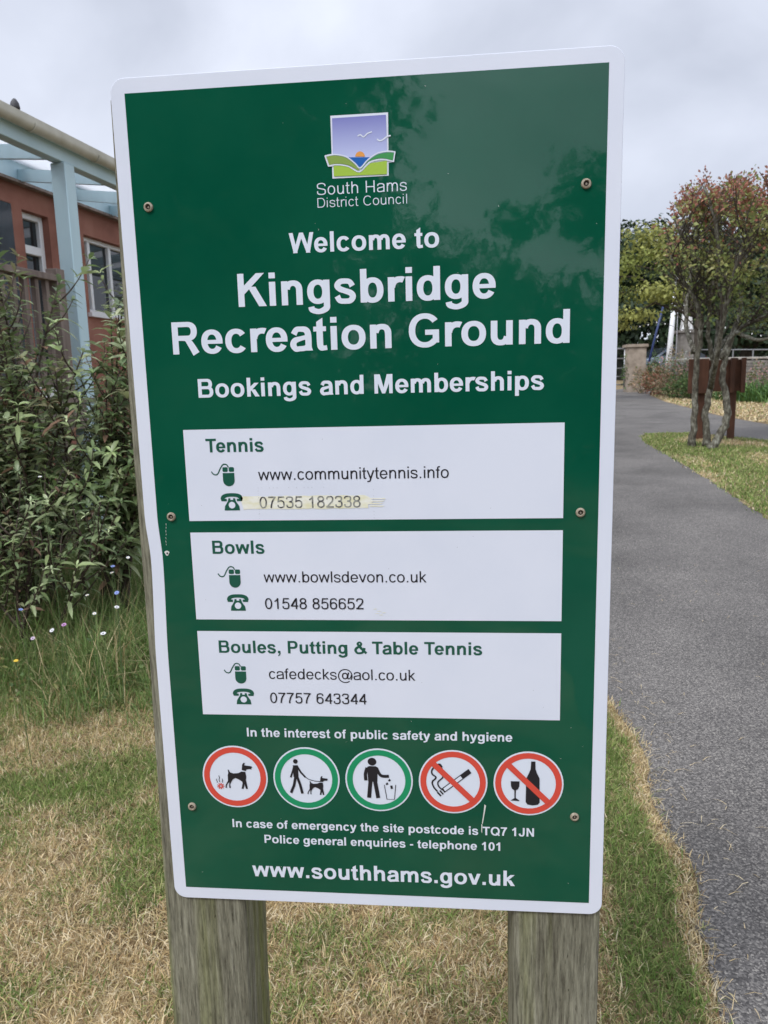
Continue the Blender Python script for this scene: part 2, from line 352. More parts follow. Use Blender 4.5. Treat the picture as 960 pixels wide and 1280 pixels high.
        if ch == 'D': return 722, [g_bar(lc, 0, lc+S, H), g_bar(lc, 0, 372, T), g_bar(lc, H-T, 372, H), g_arc(370, H/2, 685-370, H/2, S, T, -90, 90, 2.25)]
        if ch == 'K': return 722, [g_bar(lc, 0, lc+S, H), [(lc+S*.6, 215), (lc+S*.6, 215+S*1.34), (690-S*1.3, H), (690, H)], g_line(722-S*.62, 0, lc+S*1.65+80, 428, S*1.24)]
        if ch == 'N': return 722, [g_bar(lc, 0, lc+S*.96, H), g_bar(722-lc-S*.96, 0, 722-lc, H), [(lc+2, H), (lc+S*1.05, H), (720-lc, 0), (720-lc-S*1.03, 0)]]
        if ch == 'M': return 833, [g_bar(70, 0, 70+S*.95, H), g_bar(763-S*.95, 0, 763, H), [(70, H), (70+S*1.5, H), (416+S*.42, 0), (416-S*.42, 0)], [(763, H), (763-S*1.5, H), (416-S*.42, 0), (416+S*.42, 0)]]
        if ch == 'W':
            w = S*1.03; return 944, [g_line(230+12, 0, 10+w/2, H, w), g_line(230-12, 0, 472, H, w), g_line(714+12, 0, 472, H, w), g_line(714-12, 0, 934-w/2, H, w)]
        if ch == 'G': return 778, [g_arc(398, H/2, 355, H/2+O, S, T*1.04, 38, 318, 2.15), g_bar(405, 262, 712, 262+T), g_bar(712-S*.98, 92, 712, 300)]
        if ch == 'C': return 722, [g_arc(380, H/2, 336, H/2+O, S, T, 38, 322, 2.15)]
        if ch == 'Q': return 778, g_ring(390, H/2, 348, H/2+O, S, T*1.04, 2.15)+[[(420, 190), (500, 262), (752, 30), (676, -48)]]
        if ch == 'S':
            l, r = 45, 622; c = 333
            return 667, g_strips([(r-S*.6, 520, S*.95), (r-S*1.05, 635, S*.86), (c, H+10-T*.5, T), (l+S*1.05, 640, S*.9), (l+S*.6, 522, S), (l+S*1.1, 420, S*.95), (c, 365, S*.9), (r-S*.95, 300, S*.95), (r-S*.5, 195, S), (r-S*1.0, 70, S*.9), (c, T*.5-12, T), (l+S*.95, 75, S*.9), (l+S*.5, 232, S*.95)])
        if ch == '&': return 722, g_strips([(700, 40, S*.9), (470, 270, S), (300, 470, S*.98), (232, 590, S*.85), (330, 668, T*.85), (425, 580, S*.8), (345, 450, S*.8), (150, 320, S*.95), (108, 190, S), (190, 65, S*.85), (320, T*.5-12, T), (480, 90, S*.9), (565, 230, S*.95), (592, 350, S*.9)])
        if ch == '@':
            return 1015, [g_arc(520, 255, 470, 470, S*.8, T*.85, -35, 130, 2.1), g_arc(520, 255, 470, 470, S*.8, T*.85, 130, 308, 2.1)]+g_ring(500, 255, 195, 225, S*.9, T)+g_strips([(735, 490, S*.95), (680, 180, S*.95), (700, 75, S*.8), (800, 85, S*.7), (895, 240, S*.75), (920, 330, S*.8)])
        if ch == '.': return 278, [g_bar(139-S*.5, 0, 139+S*.5, S)]
        if ch == ',': return 278, [g_bar(139-S*.5, 0, 139+S*.5, S), [(139+S*.5, 2), (139+S*.5, -S*.25), (139, -S*1.1), (139-S*.5, -S*1.1), (139-S*.42, -S*.72), (139-S*.02, -S*.4), (139-S*.02, 2)]]
        if ch == '-': return 333, [g_bar(40, 205, 293, 205+T*1.1)]
    raise ValueError(ch)

def text_polys(s, style):
    bold, S, T = {'bold': (True, 143, 112), 'regular': (False, 91, 76), 'light': (False, 66, 58), 'humanist': (False, 72, 60)}[style]
    x = 0; out = []; x0 = None; x1 = 0
    for i, ch in enumerate(s):
        adv, P = glyph(ch, bold, S, T)
        if style in ('light', 'humanist'): adv += 42
        if ch in 'TW' and i+1 < len(s) and s[i+1] in 'aeo': adv -= 62 if ch == 'T' else 25
        for p in P: out.append([(a+x, b) for a, b in p])
        if P:
            if x0 is None: x0 = x+min(a for p in P for a, b in p)
            x1 = x+max(a for p in P for a, b in p)
        x += adv
    return out, x0, x1

def pt_in(p, x, y):
    w = 0
    for i in range(len(p)):
        (x0, y0), (x1, y1) = p[i-1], p[i]
        if (y0 <= y) != (y1 <= y):
            t = x0+(y-y0)/(y1-y0)*(x1-x0)
            if t > x: w += 1 if y1 > y0 else -1
    return w != 0
def union_tris(polys):
    """flat union of overlapping polygons -> vertices, triangles"""
    V = []; E = []
    for p in polys:
        n = len(V); V += [Vector((q[0], q[1])) for q in p]
        E += [(n+i, n+(i+1) % len(p)) for i in range(len(p))]
    v, e, f, *_ = delaunay_2d_cdt(V, E, [], 0, 1e-4, False)
    bb = [(min(a for a, b in p), max(a for a, b in p), min(b for a, b in p), max(b for a, b in p), p) for p in polys]
    F = []
    for t in f:
        x = sum(v[i].x for i in t)/len(t); y = sum(v[i].y for i in t)/len(t)
        if any(b[0] <= x <= b[1] and b[2] <= y <= b[3] and pt_in(b[4], x, y) for b in bb): F.append(tuple(t))
    return [(a.x, a.y) for a in v], F
# ================================================================ the welcome sign
BZ = 1.32338
sign = tag(empty('welcome_sign', (0, 0, 0)), 'tall green and white welcome board with contact panels, screwed to two weathered wooden posts', 'sign')
WHITE = (.80, .81, .83)
m_white = noisy('white_vinyl', [(.3, (.64, .68, .775)), (.6, (.675, .71, .80))], 9, rough=.32, bump=.0, coat=.0, spec=.45)
m_green = noisy('green_vinyl', [(.35, (.002, .068, .037)), (.65, (.005, .082, .045))], 5, rough=.035, bump=.0, spec=.42)
# the film on the board is not quite flat, so reflections break up at their edges
t, b, nn, ln = nodes(m_green)
no = nn('ShaderNodeTexNoise'); no.inputs['Scale'].default_value = 70; no.inputs['Detail'].default_value = 2
no2 = nn('ShaderNodeTexNoise'); no2.inputs['Scale'].default_value = 11; no2.inputs['Detail'].default_value = 1
tc = nn('ShaderNodeTexCoord'); ad = nn('ShaderNodeMath'); ad.operation = 'MULTIPLY_ADD'; ad.inputs[1].default_value = .05
ln(tc.outputs['Object'], no.inputs['Vector']); ln(tc.outputs['Object'], no2.inputs['Vector']); ln(no.outputs[0], ad.inputs[0]); ln(no2.outputs[0], ad.inputs[2])
bu = nn('ShaderNodeBump'); bu.inputs['Strength'].default_value = .5; bu.inputs['Distance'].default_value = .0012; ln(ad.outputs[0], bu.inputs['Height']); ln(bu.outputs[0], b.inputs['Normal'])
m_text = mat('white_lettering', (.66, .71, .80), .35)
m_black = mat('black_print', (.012, .012, .018), .35)
m_dgreen = mat('green_print', (.008, .085, .055), .35)
m_red = mat('red_print', (.62, .068, .045), .35)
m_ring = mat('bright_green_print', (.006, .26, .11), .35)
m_faded = noisy('faded_print', [(.42, (.05, .05, .06)), (.58, (.30, .31, .28))], 130, rough=.4, bump=0)
m_tape = noisy('yellow_tape', [(.35, (.70, .68, .46)), (.6, (.78, .78, .70))], 45, (1, 1, 2.5), rough=.4, bump=0)
m_bare = mat('scratched_metal', (.62, .66, .62), .5)
LAYER = .0003
def plate(name, polys, y, mt, parent, sc=.001, ox=0, oz=0):
    """flat printed film lying y in front of the board; polys in mm from the board's centre"""
    v, f = union_tris(polys)
    me = bpy.data.meshes.new(name); me.from_pydata([((a+ox)*sc, -y, BZ+(b+oz)*sc) for a, b in v], [], f)
    bm = bmesh.new(); bm.from_mesh(me)
    for q in bm.faces:
        q.normal_update()
        if q.normal.y > 0: q.normal_flip()
    bm.to_mesh(me); bm.free()
    return link(name, me, mt, parent)
def dent(z):                                       # the left edge was knocked in a little below the middle screw
    if z > 14 or z < -190: return 0
    if z > -46: k = (14-z)/60; return 3.9*k*k*(3-2*k)
    k = (z+190)/144; return 3.9*k*k*(3-2*k)
def rrect(x0, z0, x1, z1, r, dl=0, n=7):
    P = []
    for cx, cz, a in ((x1-r, z1-r, 0), (x0+r, z1-r, 90), (x0+r, z0+r, 180), (x1-r, z0+r, 270)):
        if r > 0: P += [(cx+r*math.cos(R(a+90*i/n)), cz+r*math.sin(R(a+90*i/n))) for i in range(n+1)]
        else: P.append((cx, cz))
        if a == 90 and dl:
            P += [(x0+dent(z)*dl, z) for z in np.arange(20, -196, -6.0)]
    return P
bd = MB().prism(rrect(-300, -543.5, 300, 543.5, 17, 1), 0, .003, lambda p, t: (p[0]*.001, t, BZ+p[1]*.001))
bd.build('board', m_white, sign, bevel=.0006, seg=1)
panel = plate('green_panel', [rrect(-282.5, -526, 282.5, 526, 0, .8)], LAYER, m_green, sign)
def lettering(s, style, x0, x1, zb, mt, parent, lay):
    P, a, b_ = text_polys(s, style); k = (x1-x0)/(b_-a)
    return plate('lettering', [[((x-a)*k, z*k) for x, z in p] for p in P], lay, mt, parent, ox=x0, oz=zb)
for s, st, x0, x1, zb in (("South Hams", 'humanist', -54.4, 52.7, 400.8), ("District Council", 'light', -54.4, 52.8, 386.5), ("Welcome to", 'bold', -91, 90, 335.6),
        ("Kingsbridge", 'bold', -157.5, 156.5, 274.9), ("Recreation Ground", 'bold', -245, 244, 219.9), ("Bookings and Memberships", 'bold', -216, 214.5, 165.4),
        ("In the interest of public safety and hygiene", 'bold', -179.5, 178.5, -293), ("In case of emergency the site postcode is TQ7 1JN", 'bold', -208, 208, -429.5),
        ("Police general enquiries - telephone 101", 'bold', -163.5, 163, -452.2), ("www.southhams.gov.uk", 'bold', -183.5, 183, -504.6)):
    lettering(s, st, x0, x1, zb, m_text, panel, 2*LAYER)
def S3(P, w): return [(x, y, w) for x, y in P]
for z1, z0, head, hx, hb, url, ux, ub, num, nx, nb in ((125.2, 6.8, "Tennis", -135.5, 96, "www.communitytennis.info", 98.6, 59.3, "07535 182338", -13.5, 23.1),
        (-8.6, -126.8, "Bowls", -141.5, -37.1, "www.bowlsdevon.co.uk", 68.8, -75.7, "01548 856652", -13.8, -111.8),
        (-143, -261.7, "Boules, Putting & Table Tennis", 139.4, -173.2, "cafedecks@aol.co.uk", 52.1, -209.3, "07757 643344", -13.7, -243.5)):
    ip = plate('contact_panel', [[(-239.4, z0), (239.8, z0), (239.8, z1), (-239.4, z1)]], 2*LAYER, m_white, sign)
    lettering(head, 'bold', -211, hx, hb, m_dgreen, ip, 3*LAYER)
    lettering(url, 'regular', -144.5, ux, ub, m_black, ip, 3*LAYER)
    lettering(num, 'regular', -144.5, nx, nb, m_faded if head == 'Tennis' else m_black, ip, 4*LAYER)
    mouse = [rrect(-190.9, 11.4, -184.0, 17.4, 1.6), rrect(-182.6, 11.4, -175.7, 17.4, 1.6)]
    body = [(-190.9, 9.9)]+[(-183.3+7.6*math.cos(R(a)), .3+7.6*math.sin(R(a))) for a in range(180, 361, 15)]+[(-175.7, 9.9)]
    cable = g_strips(S3([(-205.7, 12), (-202.5, 8.2), (-197.8, 8.6), (-193.8, 15.7), (-189.8, 20.8), (-185.2, 20.6), (-182.9, 17)], 1.5))
    plate('mouse_icon', mouse+[body]+cable, 3*LAYER, m_dgreen, ip, oz=ub)
    hs = g_strips([(-193.6, 11.2, 4.4), (-192.2, 14.8, 5.2), (-188, 17, 4.8), (-181, 17.6, 4.6), (-174, 17, 4.8), (-169.8, 14.8, 5.2), (-168.4, 11.2, 4.4)])
    feet = [rrect(-195, 9.4, -187.6, 12.6, .8), rrect(-174.4, 9.4, -167, 12.6, .8)]
    base = [(-191.2, -2.7), (-190.4, 3), (-186.2, 9.5), (-185.4, 13.2), (-182.8, 13.2), (-182.8, 11), (-179.2, 11), (-179.2, 13.2), (-176.6, 13.2), (-175.8, 9.5), (-171.6, 3), (-170.8, -2.7)]
    plate('telephone_icon', hs+feet+[base], 3*LAYER, m_dgreen, ip, oz=nb)
    plate('telephone_dial', [[(-181+4.4*math.cos(R(a)), 4.3+4.4*math.sin(R(a))) for a in range(0, 360, 15)]], 4*LAYER, m_white, ip, oz=nb)
    if head == 'Tennis':
        rnd = random.Random(3)
        top = [(x, 38.6+rnd.uniform(-.6, .6)) for x in range(-170, -5, 6)]; bot = [(x, 21.6+rnd.uniform(-.5, .5)) for x in range(-4, -171, -6)]
        tp = plate('tape_residue', [top+[(-2, 36), (3, 30), (-4, 26)]+bot], 3*LAYER, m_tape, ip)
        strips = [[(-2, 35-i*3.2), (rnd.uniform(8, 19), 34.6-i*3.2), (rnd.uniform(8, 19), 33-i*3.2), (-2, 33.3-i*3.2)] for i in range(4)]
        plate('tape_residue', strips, 3.4*LAYER, m_tape, ip)
        sp = [[(-146+rnd.uniform(-1, 1)+d, z), (-145+d, z+.3), (-145.2+d, z+rnd.uniform(.6, 1.6))] for z in range(9, 50, 3) for d in (0,)]
        sp += [[(x, 49+rnd.uniform(-.6, .6)), (x+1, 49.2), (x+.5, 50)] for x in range(-146, -60, 5) if rnd.random() < .6]
        sp += [[(3, z), (3.7, z), (3.4, z+1.5)] for z in range(9, 48, 4) if rnd.random() < .7]
        plate('glue_specks', sp, 4*LAYER, mat('grey_specks', (.42, .44, .47), .6), ip)
    if head == 'Bowls':
        rnd = random.Random(5)
        plate('tape_residue', [[(a, b_), (a+rnd.uniform(3, 8), b_+.3), (a+4, b_+1.1)] for a, b_ in ((-2, -112), (3, -115), (9, -117), (0, -118), (6, -120))], 3*LAYER, m_tape, ip)
# ---- round safety pictograms
def disc(r, n=48): return [(r*math.cos(2*math.pi*i/n), r*math.sin(2*math.pi*i/n)) for i in range(n)]
DOG = [(435, 400), (446, 404), (462, 434), (500, 447), (560, 440), (600, 421), (645, 425), (651, 480), (645, 520), (652, 560), (663, 625), (640, 628), (625, 572), (612, 628), (588, 628), (604, 560), (600, 540), (560, 517), (522, 500), (490, 515), (466, 550), (453, 582), (459, 622), (440, 622), (441, 582), (447, 548), (425, 570), (410, 598), (412, 622), (395, 622), (398, 590), (430, 535), (431, 470), (440, 440)]
DOGHEAD = [(604, 403), (611, 340), (628, 316), (646, 318), (634, 345), (680, 350), (720, 355), (730, 372), (714, 376), (722, 390), (690, 389), (660, 395), (650, 412)]
def mapper(cx, cy, sx, sy): return lambda P: [((x-cx)/sx, (cy-y)/sy) for x, y in P]
def st(P, w, curve=False): return g_strips(S3(P, w), curve)
def pict(cx, cz, ring, shapes, slash=False):
    o = plate('safety_pictogram', [disc(46)], 2*LAYER, m_text, sign, ox=cx, oz=cz)
    plate('ring', g_ring(0, 0, 43.9, 43.9, 8, 8, 2) , 3*LAYER, ring, o, ox=cx, oz=cz)
    for nm, P, mt, lay in shapes: plate(nm, P, lay*LAYER, mt, o, ox=cx, oz=cz)
    if slash:
        a = R(-45); c, s = math.cos(a), math.sin(a)
        plate('slash_bar', [[(x*c-z*s, x*s+z*c) for x, z in ((-38, -4), (38, -4), (38, 4), (-38, 4))]], 5*LAYER, ring, o, ox=cx, oz=cz)
    return o
f1 = mapper(517, 487, 8.47, 8.06)
fl = lambda P, f: [[q for q in f(p)] for p in P]
waves = [st([(295, 515), (290, 530), (300, 545), (297, 562)], 7), st([(323, 475), (329, 500), (322, 525), (330, 555)], 7), st([(360, 512), (366, 530), (360, 545), (366, 560)], 7)]
burst = []
for k in range(9):
    a = k*40*math.pi/180; burst.append([(338+12*math.cos(a-.5), 602+12*math.sin(a-.5)), (338+44*math.cos(a-.12), 602+38*math.sin(a-.12)), (338+44*math.cos(a+.16), 602+38*math.sin(a+.16)), (338+12*math.cos(a+.5), 602+12*math.sin(a+.5))])
pict(-200, -353, m_red, [('dog_silhouette', fl([DOG, DOGHEAD], f1), m_black, 4), ('mess_mark', fl(burst, f1), m_red, 4), ('smell_lines', fl([p for w in waves for p in w], f1), m_black, 4)])
f2 = mapper(600, 268.8, 3.33, 3.12)
dm = lambda P: [(603+(x-395)*97/335, 255+(y-315)*87/313) for x, y in P]
head2 = [(553+10.5*math.cos(R(a)), 190+10.5*math.sin(R(a))) for a in range(0, 360, 20)]
man = st([(552, 208), (553, 262)], 23)+st([(546, 212), (538, 238), (528, 264)], 8)+st([(560, 212), (576, 240), (596, 262)], 8)+st([(552, 255), (542, 300), (526, 336)], 12)+st([(556, 255), (571, 300), (579, 338)], 12)
pict(-100, -353, m_ring, [('walker_silhouette', fl([head2]+man+st([(594, 260), (612, 272), (640, 279), (672, 280)], 3), f2), m_black, 4), ('dog_silhouette', fl([dm(DOG), dm(DOGHEAD)], f2), m_black, 4)])
f3 = mapper(638, 373.7, 6.29, 5.89)
head3 = [(583+37*math.cos(R(a)), 215+33*math.sin(R(a))) for a in range(0, 360, 18)]
man = [[(540, 262), (556, 254), (612, 254), (630, 264), (624, 388), (546, 388)]]+st([(540, 268), (524, 320), (526, 378)], 28, True)+st([(620, 268), (655, 332), (724, 338)], 25, True)+st([(565, 380), (549, 528)], 34)+st([(604, 380), (628, 528)], 34)
bits = [[(x-13, y+3), (x+2, y-12), (x+13, y+2), (x-2, y+13)] for x, y in ((728, 371), (706, 402))]+[[(733, 420), (752, 416), (757, 443), (738, 447)]]
binl = st([(683, 412), (702, 537), (767, 537), (781, 410)], 6)
pict(0, -352.5, m_ring, [('litterer_silhouette', fl([head3]+man, f3), m_black, 4), ('litter_bin', fl(bits+binl, f3), m_black, 4)])
f4 = mapper(256, 260.5, 4.40, 4.04)
def rot(ax, ay, bx, by, w):
    l = math.hypot(bx-ax, by-ay); nx, ny = -(by-ay)/l*w/2, (bx-ax)/l*w/2
    return [(ax+nx, ay+ny), (bx+nx, by+ny), (bx-nx, by-ny), (ax-nx, ay-ny)]
smoke = st([(160, 166), (134, 190), (134, 216), (156, 236), (134, 262), (142, 292), (164, 318)], 9, True)+st([(192, 178), (190, 208), (196, 234), (168, 262), (172, 288), (194, 308)], 8, True)+st([(166, 162), (180, 160), (192, 176)], 12, True)
ash = [rot(163, 322, 184, 344, 10), rot(178, 312, 198, 334, 9)]
cig = [rot(196, 313, 356, 193, 29)]
pict(100, -352.5, m_red, [('cigarette', fl(cig+ash+smoke, f4), m_black, 4), ('cigarette_paper', fl([rot(204, 307, 306, 230.5, 19)], f4), m_text, 4.5)], True)
f5 = mapper(688, 269.7, 4.35, 3.97)
bottle = [(703, 142), (726, 142), (728, 185), (736, 208), (751, 238), (753, 375), (743, 388), (713, 393), (683, 388), (673, 375), (675, 240), (690, 210), (700, 187)]
glass_ = [(587, 257), (637, 257), (636, 285), (628, 302), (616, 309), (616, 353), (636, 366), (636, 370), (586, 368), (608, 354), (608, 309), (595, 301), (588, 285)]
pict(200, -352.2, m_red, [('bottle_and_glass', fl([bottle, glass_], f5), m_black, 4)], True)
# ---- the emblem: sky, gulls, sun, sea and hills
def lg(P): return [(-34.9+(x-178-(y-135)*.0412)*.1763, 487.3-((y-135)+(x-178)*.0605)*.1657) for x, y in P]
emblem = plate('emblem', [lg([(176, 133), (560, 110), (572, 527), (193, 550)]), lg([(142, 397), (200, 386), (300, 402), (300, 470), (165, 470)]), lg([(440, 405), (520, 365), (612, 368), (603, 435), (440, 470)])], 2*LAYER, m_text, panel)
m_sky = mat('emblem_sky_print', (.3, .32, .6), .35); t, b, nn, ln = nodes(m_sky)
tc = nn('ShaderNodeTexCoord'); sx = nn('ShaderNodeSeparateXYZ'); mr = nn('ShaderNodeMapRange'); rp = nn('ShaderNodeValToRGB')
mr.inputs[1].default_value = BZ+.436; mr.inputs[2].default_value = BZ+.487; rp.color_ramp.elements[0].color = (.50, .55, .80, 1); rp.color_ramp.elements[1].color = (.17, .18, .47, 1)
ln(tc.outputs['Object'], sx.inputs[0]); ln(sx.outputs[2], mr.inputs[0]); ln(mr.outputs[0], rp.inputs[0]); ln(rp.outputs[0], b.inputs['Base Color'])
plate('emblem_sky', [lg([(188, 150), (546, 126), (560, 410), (195, 410)])], 3*LAYER, m_sky, emblem)
plate('emblem_field', [lg([(200, 462), (290, 462), (378, 505), (450, 445), (558, 428), (560, 518), (203, 536)])], 4*LAYER, mat('lime_print', (.33, .50, .05), .35), emblem)
plate('emblem_sea', [lg([(290, 408), (448, 406), (378, 476)])], 4*LAYER, mat('blue_print', (.0, .10, .40), .35), emblem)
cv = lambda P: [(x, y) for x, y in g_spline(P, 5)]
plate('emblem_outline', [lg(p) for p in st(cv([(142, 400), (200, 390), (280, 402), (345, 448), (380, 478), (430, 425), (490, 382), (560, 366), (612, 370)]), 8)+st(cv([(165, 468), (220, 458), (300, 468), (376, 504), (440, 442), (520, 420), (603, 434)]), 8)+st([(142, 398), (167, 470)], 8)+st([(611, 368), (602, 437)], 8)], 5*LAYER, m_text, emblem)
plate('emblem_hill', [lg(cv([(152, 406), (205, 396), (280, 410), (340, 453), (374, 488)])+cv([(372, 496), (300, 460), (225, 451), (172, 460)]))], 4.5*LAYER, mat('olive_print', (.22, .33, .06), .35), emblem)
plate('emblem_hill', [lg(cv([(384, 486), (436, 430), (492, 390), (560, 374), (604, 376)])+cv([(597, 427), (520, 412), (440, 434), (386, 490)]))], 4.5*LAYER, mat('grass_green_print', (.04, .27, .07), .35), emblem)
sunp = [(378+32*math.cos(R(a)), 402-34*math.sin(R(a))) for a in range(0, 181, 12)]
plate('emblem_sun', [lg(sunp)], 4*LAYER, mat('orange_print', (.70, .30, .06), .35), emblem)
gull = st(cv([(360, 268), (378, 258), (400, 272), (425, 250), (455, 238)]), 8)+st(cv([(490, 286), (506, 296), (525, 292), (555, 270), (580, 262)]), 9)
plate('emblem_gulls', [lg(p) for p in gull], 4*LAYER, m_text, emblem)
# ---- wear: scratches and a nail hole
rnd = random.Random(11)
sc = []
for i in range(7):
    z = 4-i*4.6; x = -271.5-i*.35+rnd.uniform(-.5, .5); sc.append([(x, z), (x+.7, z-.5), (x+rnd.uniform(-.6, .8), z-rnd.uniform(2, 4.5))])
sc += [[(142, -384), (144, -386), (142, -398), (139.5, -413), (138.5, -412), (140.6, -397)], [(137.8, -413), (139, -414), (138.6, -427), (137.6, -424)]]
for i in range(46):
    x, z = rnd.uniform(-275, 275), rnd.uniform(-520, 520); a = rnd.uniform(0, 3.1); l = rnd.uniform(.4, 3)
    if abs(x) < 242 and -262 < z < 126: continue
    sc.append([(x, z), (x+l*math.cos(a), z+l*math.sin(a)), (x+.5, z+.3)])
plate('scratches', sc, 2.2*LAYER, m_bare, panel)
plate('specks', [[(x, z), (x+.7, z+.1), (x+.4, z+.9)] for x, z in ((218, -244), (205, -221), (112, -4), (128, -16), (108, -30), (-222, 27), (150, 20), (-60, 110), (60, -212), (-225, -100), (20, -58))], 3*LAYER, m_black, sign)
# ---- six cup washers with screws
m_wash = noisy('tan_washer', [(.3, (.20, .16, .11)), (.7, (.42, .37, .29))], 300, rough=.5, bump=.2, dist=.001)
m_rust = mat('dark_screw', (.035, .025, .02), .5, .6)
face = Matrix.Rotation(R(90), 4, 'X')
w0 = None
for i, (x, z) in enumerate(((-263.1, 396.5), (259.8, 398.5), (-263.3, 12.8), (260.8, 13.8), (-264.3, -399.5), (261, -398.2))):
    if w0 is None:
        w0 = MB().lathe([(5.6e-3, 0), (5.9e-3, .0008), (5.2e-3, .0026), (3.6e-3, .0032), (3.0e-3, .0022), (2.9e-3, .0010)], 24, face).build('screw_washer', m_wash, sign, smooth='auto')
        h0 = MB().lathe([(2.9e-3, .0006), (2.9e-3, .0014), (2.0e-3, .0017), (1.2e-3, .0010), (.2e-3, .0009)], 16, face).build('screw_head', m_rust, w0, smooth='auto')
        w = w0
    else:
        w = w0.copy(); COL.objects.link(w); w.parent = sign; h = h0.copy(); COL.objects.link(h); h.parent = w
        w.rotation_euler = (0, i*.9, 0)
    w.location = (x*.001, -LAYER, BZ+z*.001)
plate('nail_hole', [[(-273+3*math.cos(R(a))*(1+.3*math.sin(3*R(a))), -36+3.4*math.sin(R(a))) for a in range(0, 360, 24)]], 2.2*LAYER, m_bare, panel)
plate('nail_hole', [[(-272.6+1.2*math.cos(R(a)), -36.3+1.4*math.sin(R(a))) for a in range(0, 360, 30)]], 2.8*LAYER, m_rust, panel)
# ---- posts
def wood(name, stops, green):
    m = noisy(name, stops, 38, (1.8, 1.8, .09), 12, .85, .6, .004, .2, .78); t, b, nn, ln = nodes(m)
    tc = nn('ShaderNodeTexCoord'); mp = nn('ShaderNodeMapping'); mp.inputs['Scale'].default_value = (22, 22, .9); n2 = nn('ShaderNodeTexNoise'); n2.inputs['Scale'].default_value = 1.0; n2.inputs['Detail'].default_value = 3
    r2 = nn('ShaderNodeValToRGB'); r2.color_ramp.elements[0].position = .46; r2.color_ramp.elements[1].position = .60; r2.color_ramp.elements[1].color = (.75, .75, .75, 1)
    mx = nn('ShaderNodeMix'); mx.data_type = 'RGBA'; mx.inputs[7].default_value = (*green, 1)
    src = b.inputs['Base Color'].links[0].from_socket
    ln(tc.outputs['Object'], mp.inputs[0]); ln(mp.outputs[0], n2.inputs['Vector']); ln(n2.outputs[0], r2.inputs[0]); ln(r2.outputs[0], mx.inputs[0]); ln(src, mx.inputs[6])
    # fine dark checks and knots
    n3 = nn('ShaderNodeTexNoise'); n3.inputs['Scale'].default_value = 120; n3.inputs['Detail'].default_value = 3; m3 = nn('ShaderNodeMapping'); m3.inputs['Scale'].default_value = (2, 2, .35)
    r3 = nn('ShaderNodeValToRGB'); r3.color_ramp.elements[0].position = .27; r3.color_ramp.elements[1].position = .35; r3.color_ramp.elements[0].color = (.25, .24, .2, 1)
    m4 = nn('ShaderNodeMix'); m4.data_type = 'RGBA'; m4.blend_type = 'MULTIPLY'; m4.inputs[0].default_value = 1
    ln(tc.outputs['Object'], m3.inputs[0]); ln(m3.outputs[0], n3.inputs['Vector']); ln(n3.outputs[0], r3.inputs[0]); ln(mx.outputs[2], m4.inputs[6]); ln(r3.outputs[0], m4.inputs[7]); 
    n5 = nn('ShaderNodeTexNoise'); n5.inputs['Scale'].default_value = 190; n5.inputs['Detail'].default_value = 6; n5.inputs['Roughness'].default_value = .7; m5 = nn('ShaderNodeMapping'); m5.inputs['Scale'].default_value = (1.5, 1.5, .13)
    r5 = nn('ShaderNodeValToRGB'); r5.color_ramp.elements[0].position = .33; r5.color_ramp.elements[0].color = (.45, .44, .42, 1); r5.color_ramp.elements[1].position = .62; r5.color_ramp.elements[1].color = (1.25, 1.25, 1.22, 1)
    m6 = nn('ShaderNodeMix'); m6.data_type = 'RGBA'; m6.blend_type = 'MULTIPLY'; m6.inputs[0].default_value = 1
    ln(tc.outputs['Object'], m5.inputs[0]); ln(m5.outputs[0], n5.inputs['Vector']); ln(n5.outputs[0], r5.inputs[0]); ln(m4.outputs[2], m6.inputs[6]); ln(r5.outputs[0], m6.inputs[7]); ln(m6.outputs[2], b.inputs['Base Color'])
    ob = b.inputs['Normal'].links[0].from_node; b5 = nn('ShaderNodeBump'); b5.inputs['Strength'].default_value = .6; b5.inputs['Distance'].default_value = .002; ln(n5.outputs[0], b5.inputs['Height']); ln(ob.outputs[0], b5.inputs['Normal']); ln(b5.outputs[0], b.inputs['Normal'])
    return m
m_wood = wood('weathered_post_wood', [(.34, (.09, .083, .06)), (.46, (.175, .168, .125)), (.55, (.225, .218, .165)), (.68, (.33, .32, .26))], (.175, .19, .06))
def post(zs, xs, w, d, zt):
    mb = MB(); n = 26; prof = [(-w/2, 0), (w/2, 0), (w/2, d), (-w/2, d)]; rnd = random.Random(int(xs[0]*1000)); ch = .007
    ring = [(-w/2+ch, 0), (w/2-ch, 0), (w/2-ch*.3, ch*.3), (w/2, ch), (w/2, d-ch), (w/2-ch, d), (-w/2+ch, d), (-w/2, d-ch), (-w/2, ch), (-w/2+ch*.3, ch*.3)]
    v = []; f = []; k = len(ring); z0 = -.35
    for i in range(n):
        q = i/(n-1); z = z0+(zt-z0)*q; cx = float(np.interp(z, zs, xs)); a = math.sin(q*7+xs[0]*9)*.0018+rnd.uniform(-.0006, .0006)
        v += [(cx+x*(1+a*6), y+.0045+(a if y > .05 else 0), z) for x, y in ring]
    for i in range(n-1):
        for j in range(k): f.append((i*k+j, i*k+(j+1) % k, (i+1)*k+(j+1) % k, (i+1)*k+j))
    f += [tuple(range(k))[::-1], tuple(range((n-1)*k, n*k))]
    return mb.add(v, f).build('post', m_wood, sign, smooth='auto')
p1 = post((.5, .755, 1.165, 1.49, BZ+.522), (-.2632, -.2590, -.2530, -.2528, -.2458), .12, .112, BZ+.522); p1['label'] = 'left post showing past the edge of the board'
p2 = post((.5, BZ+.522), (.241, .236), .12, .112, BZ+.522)
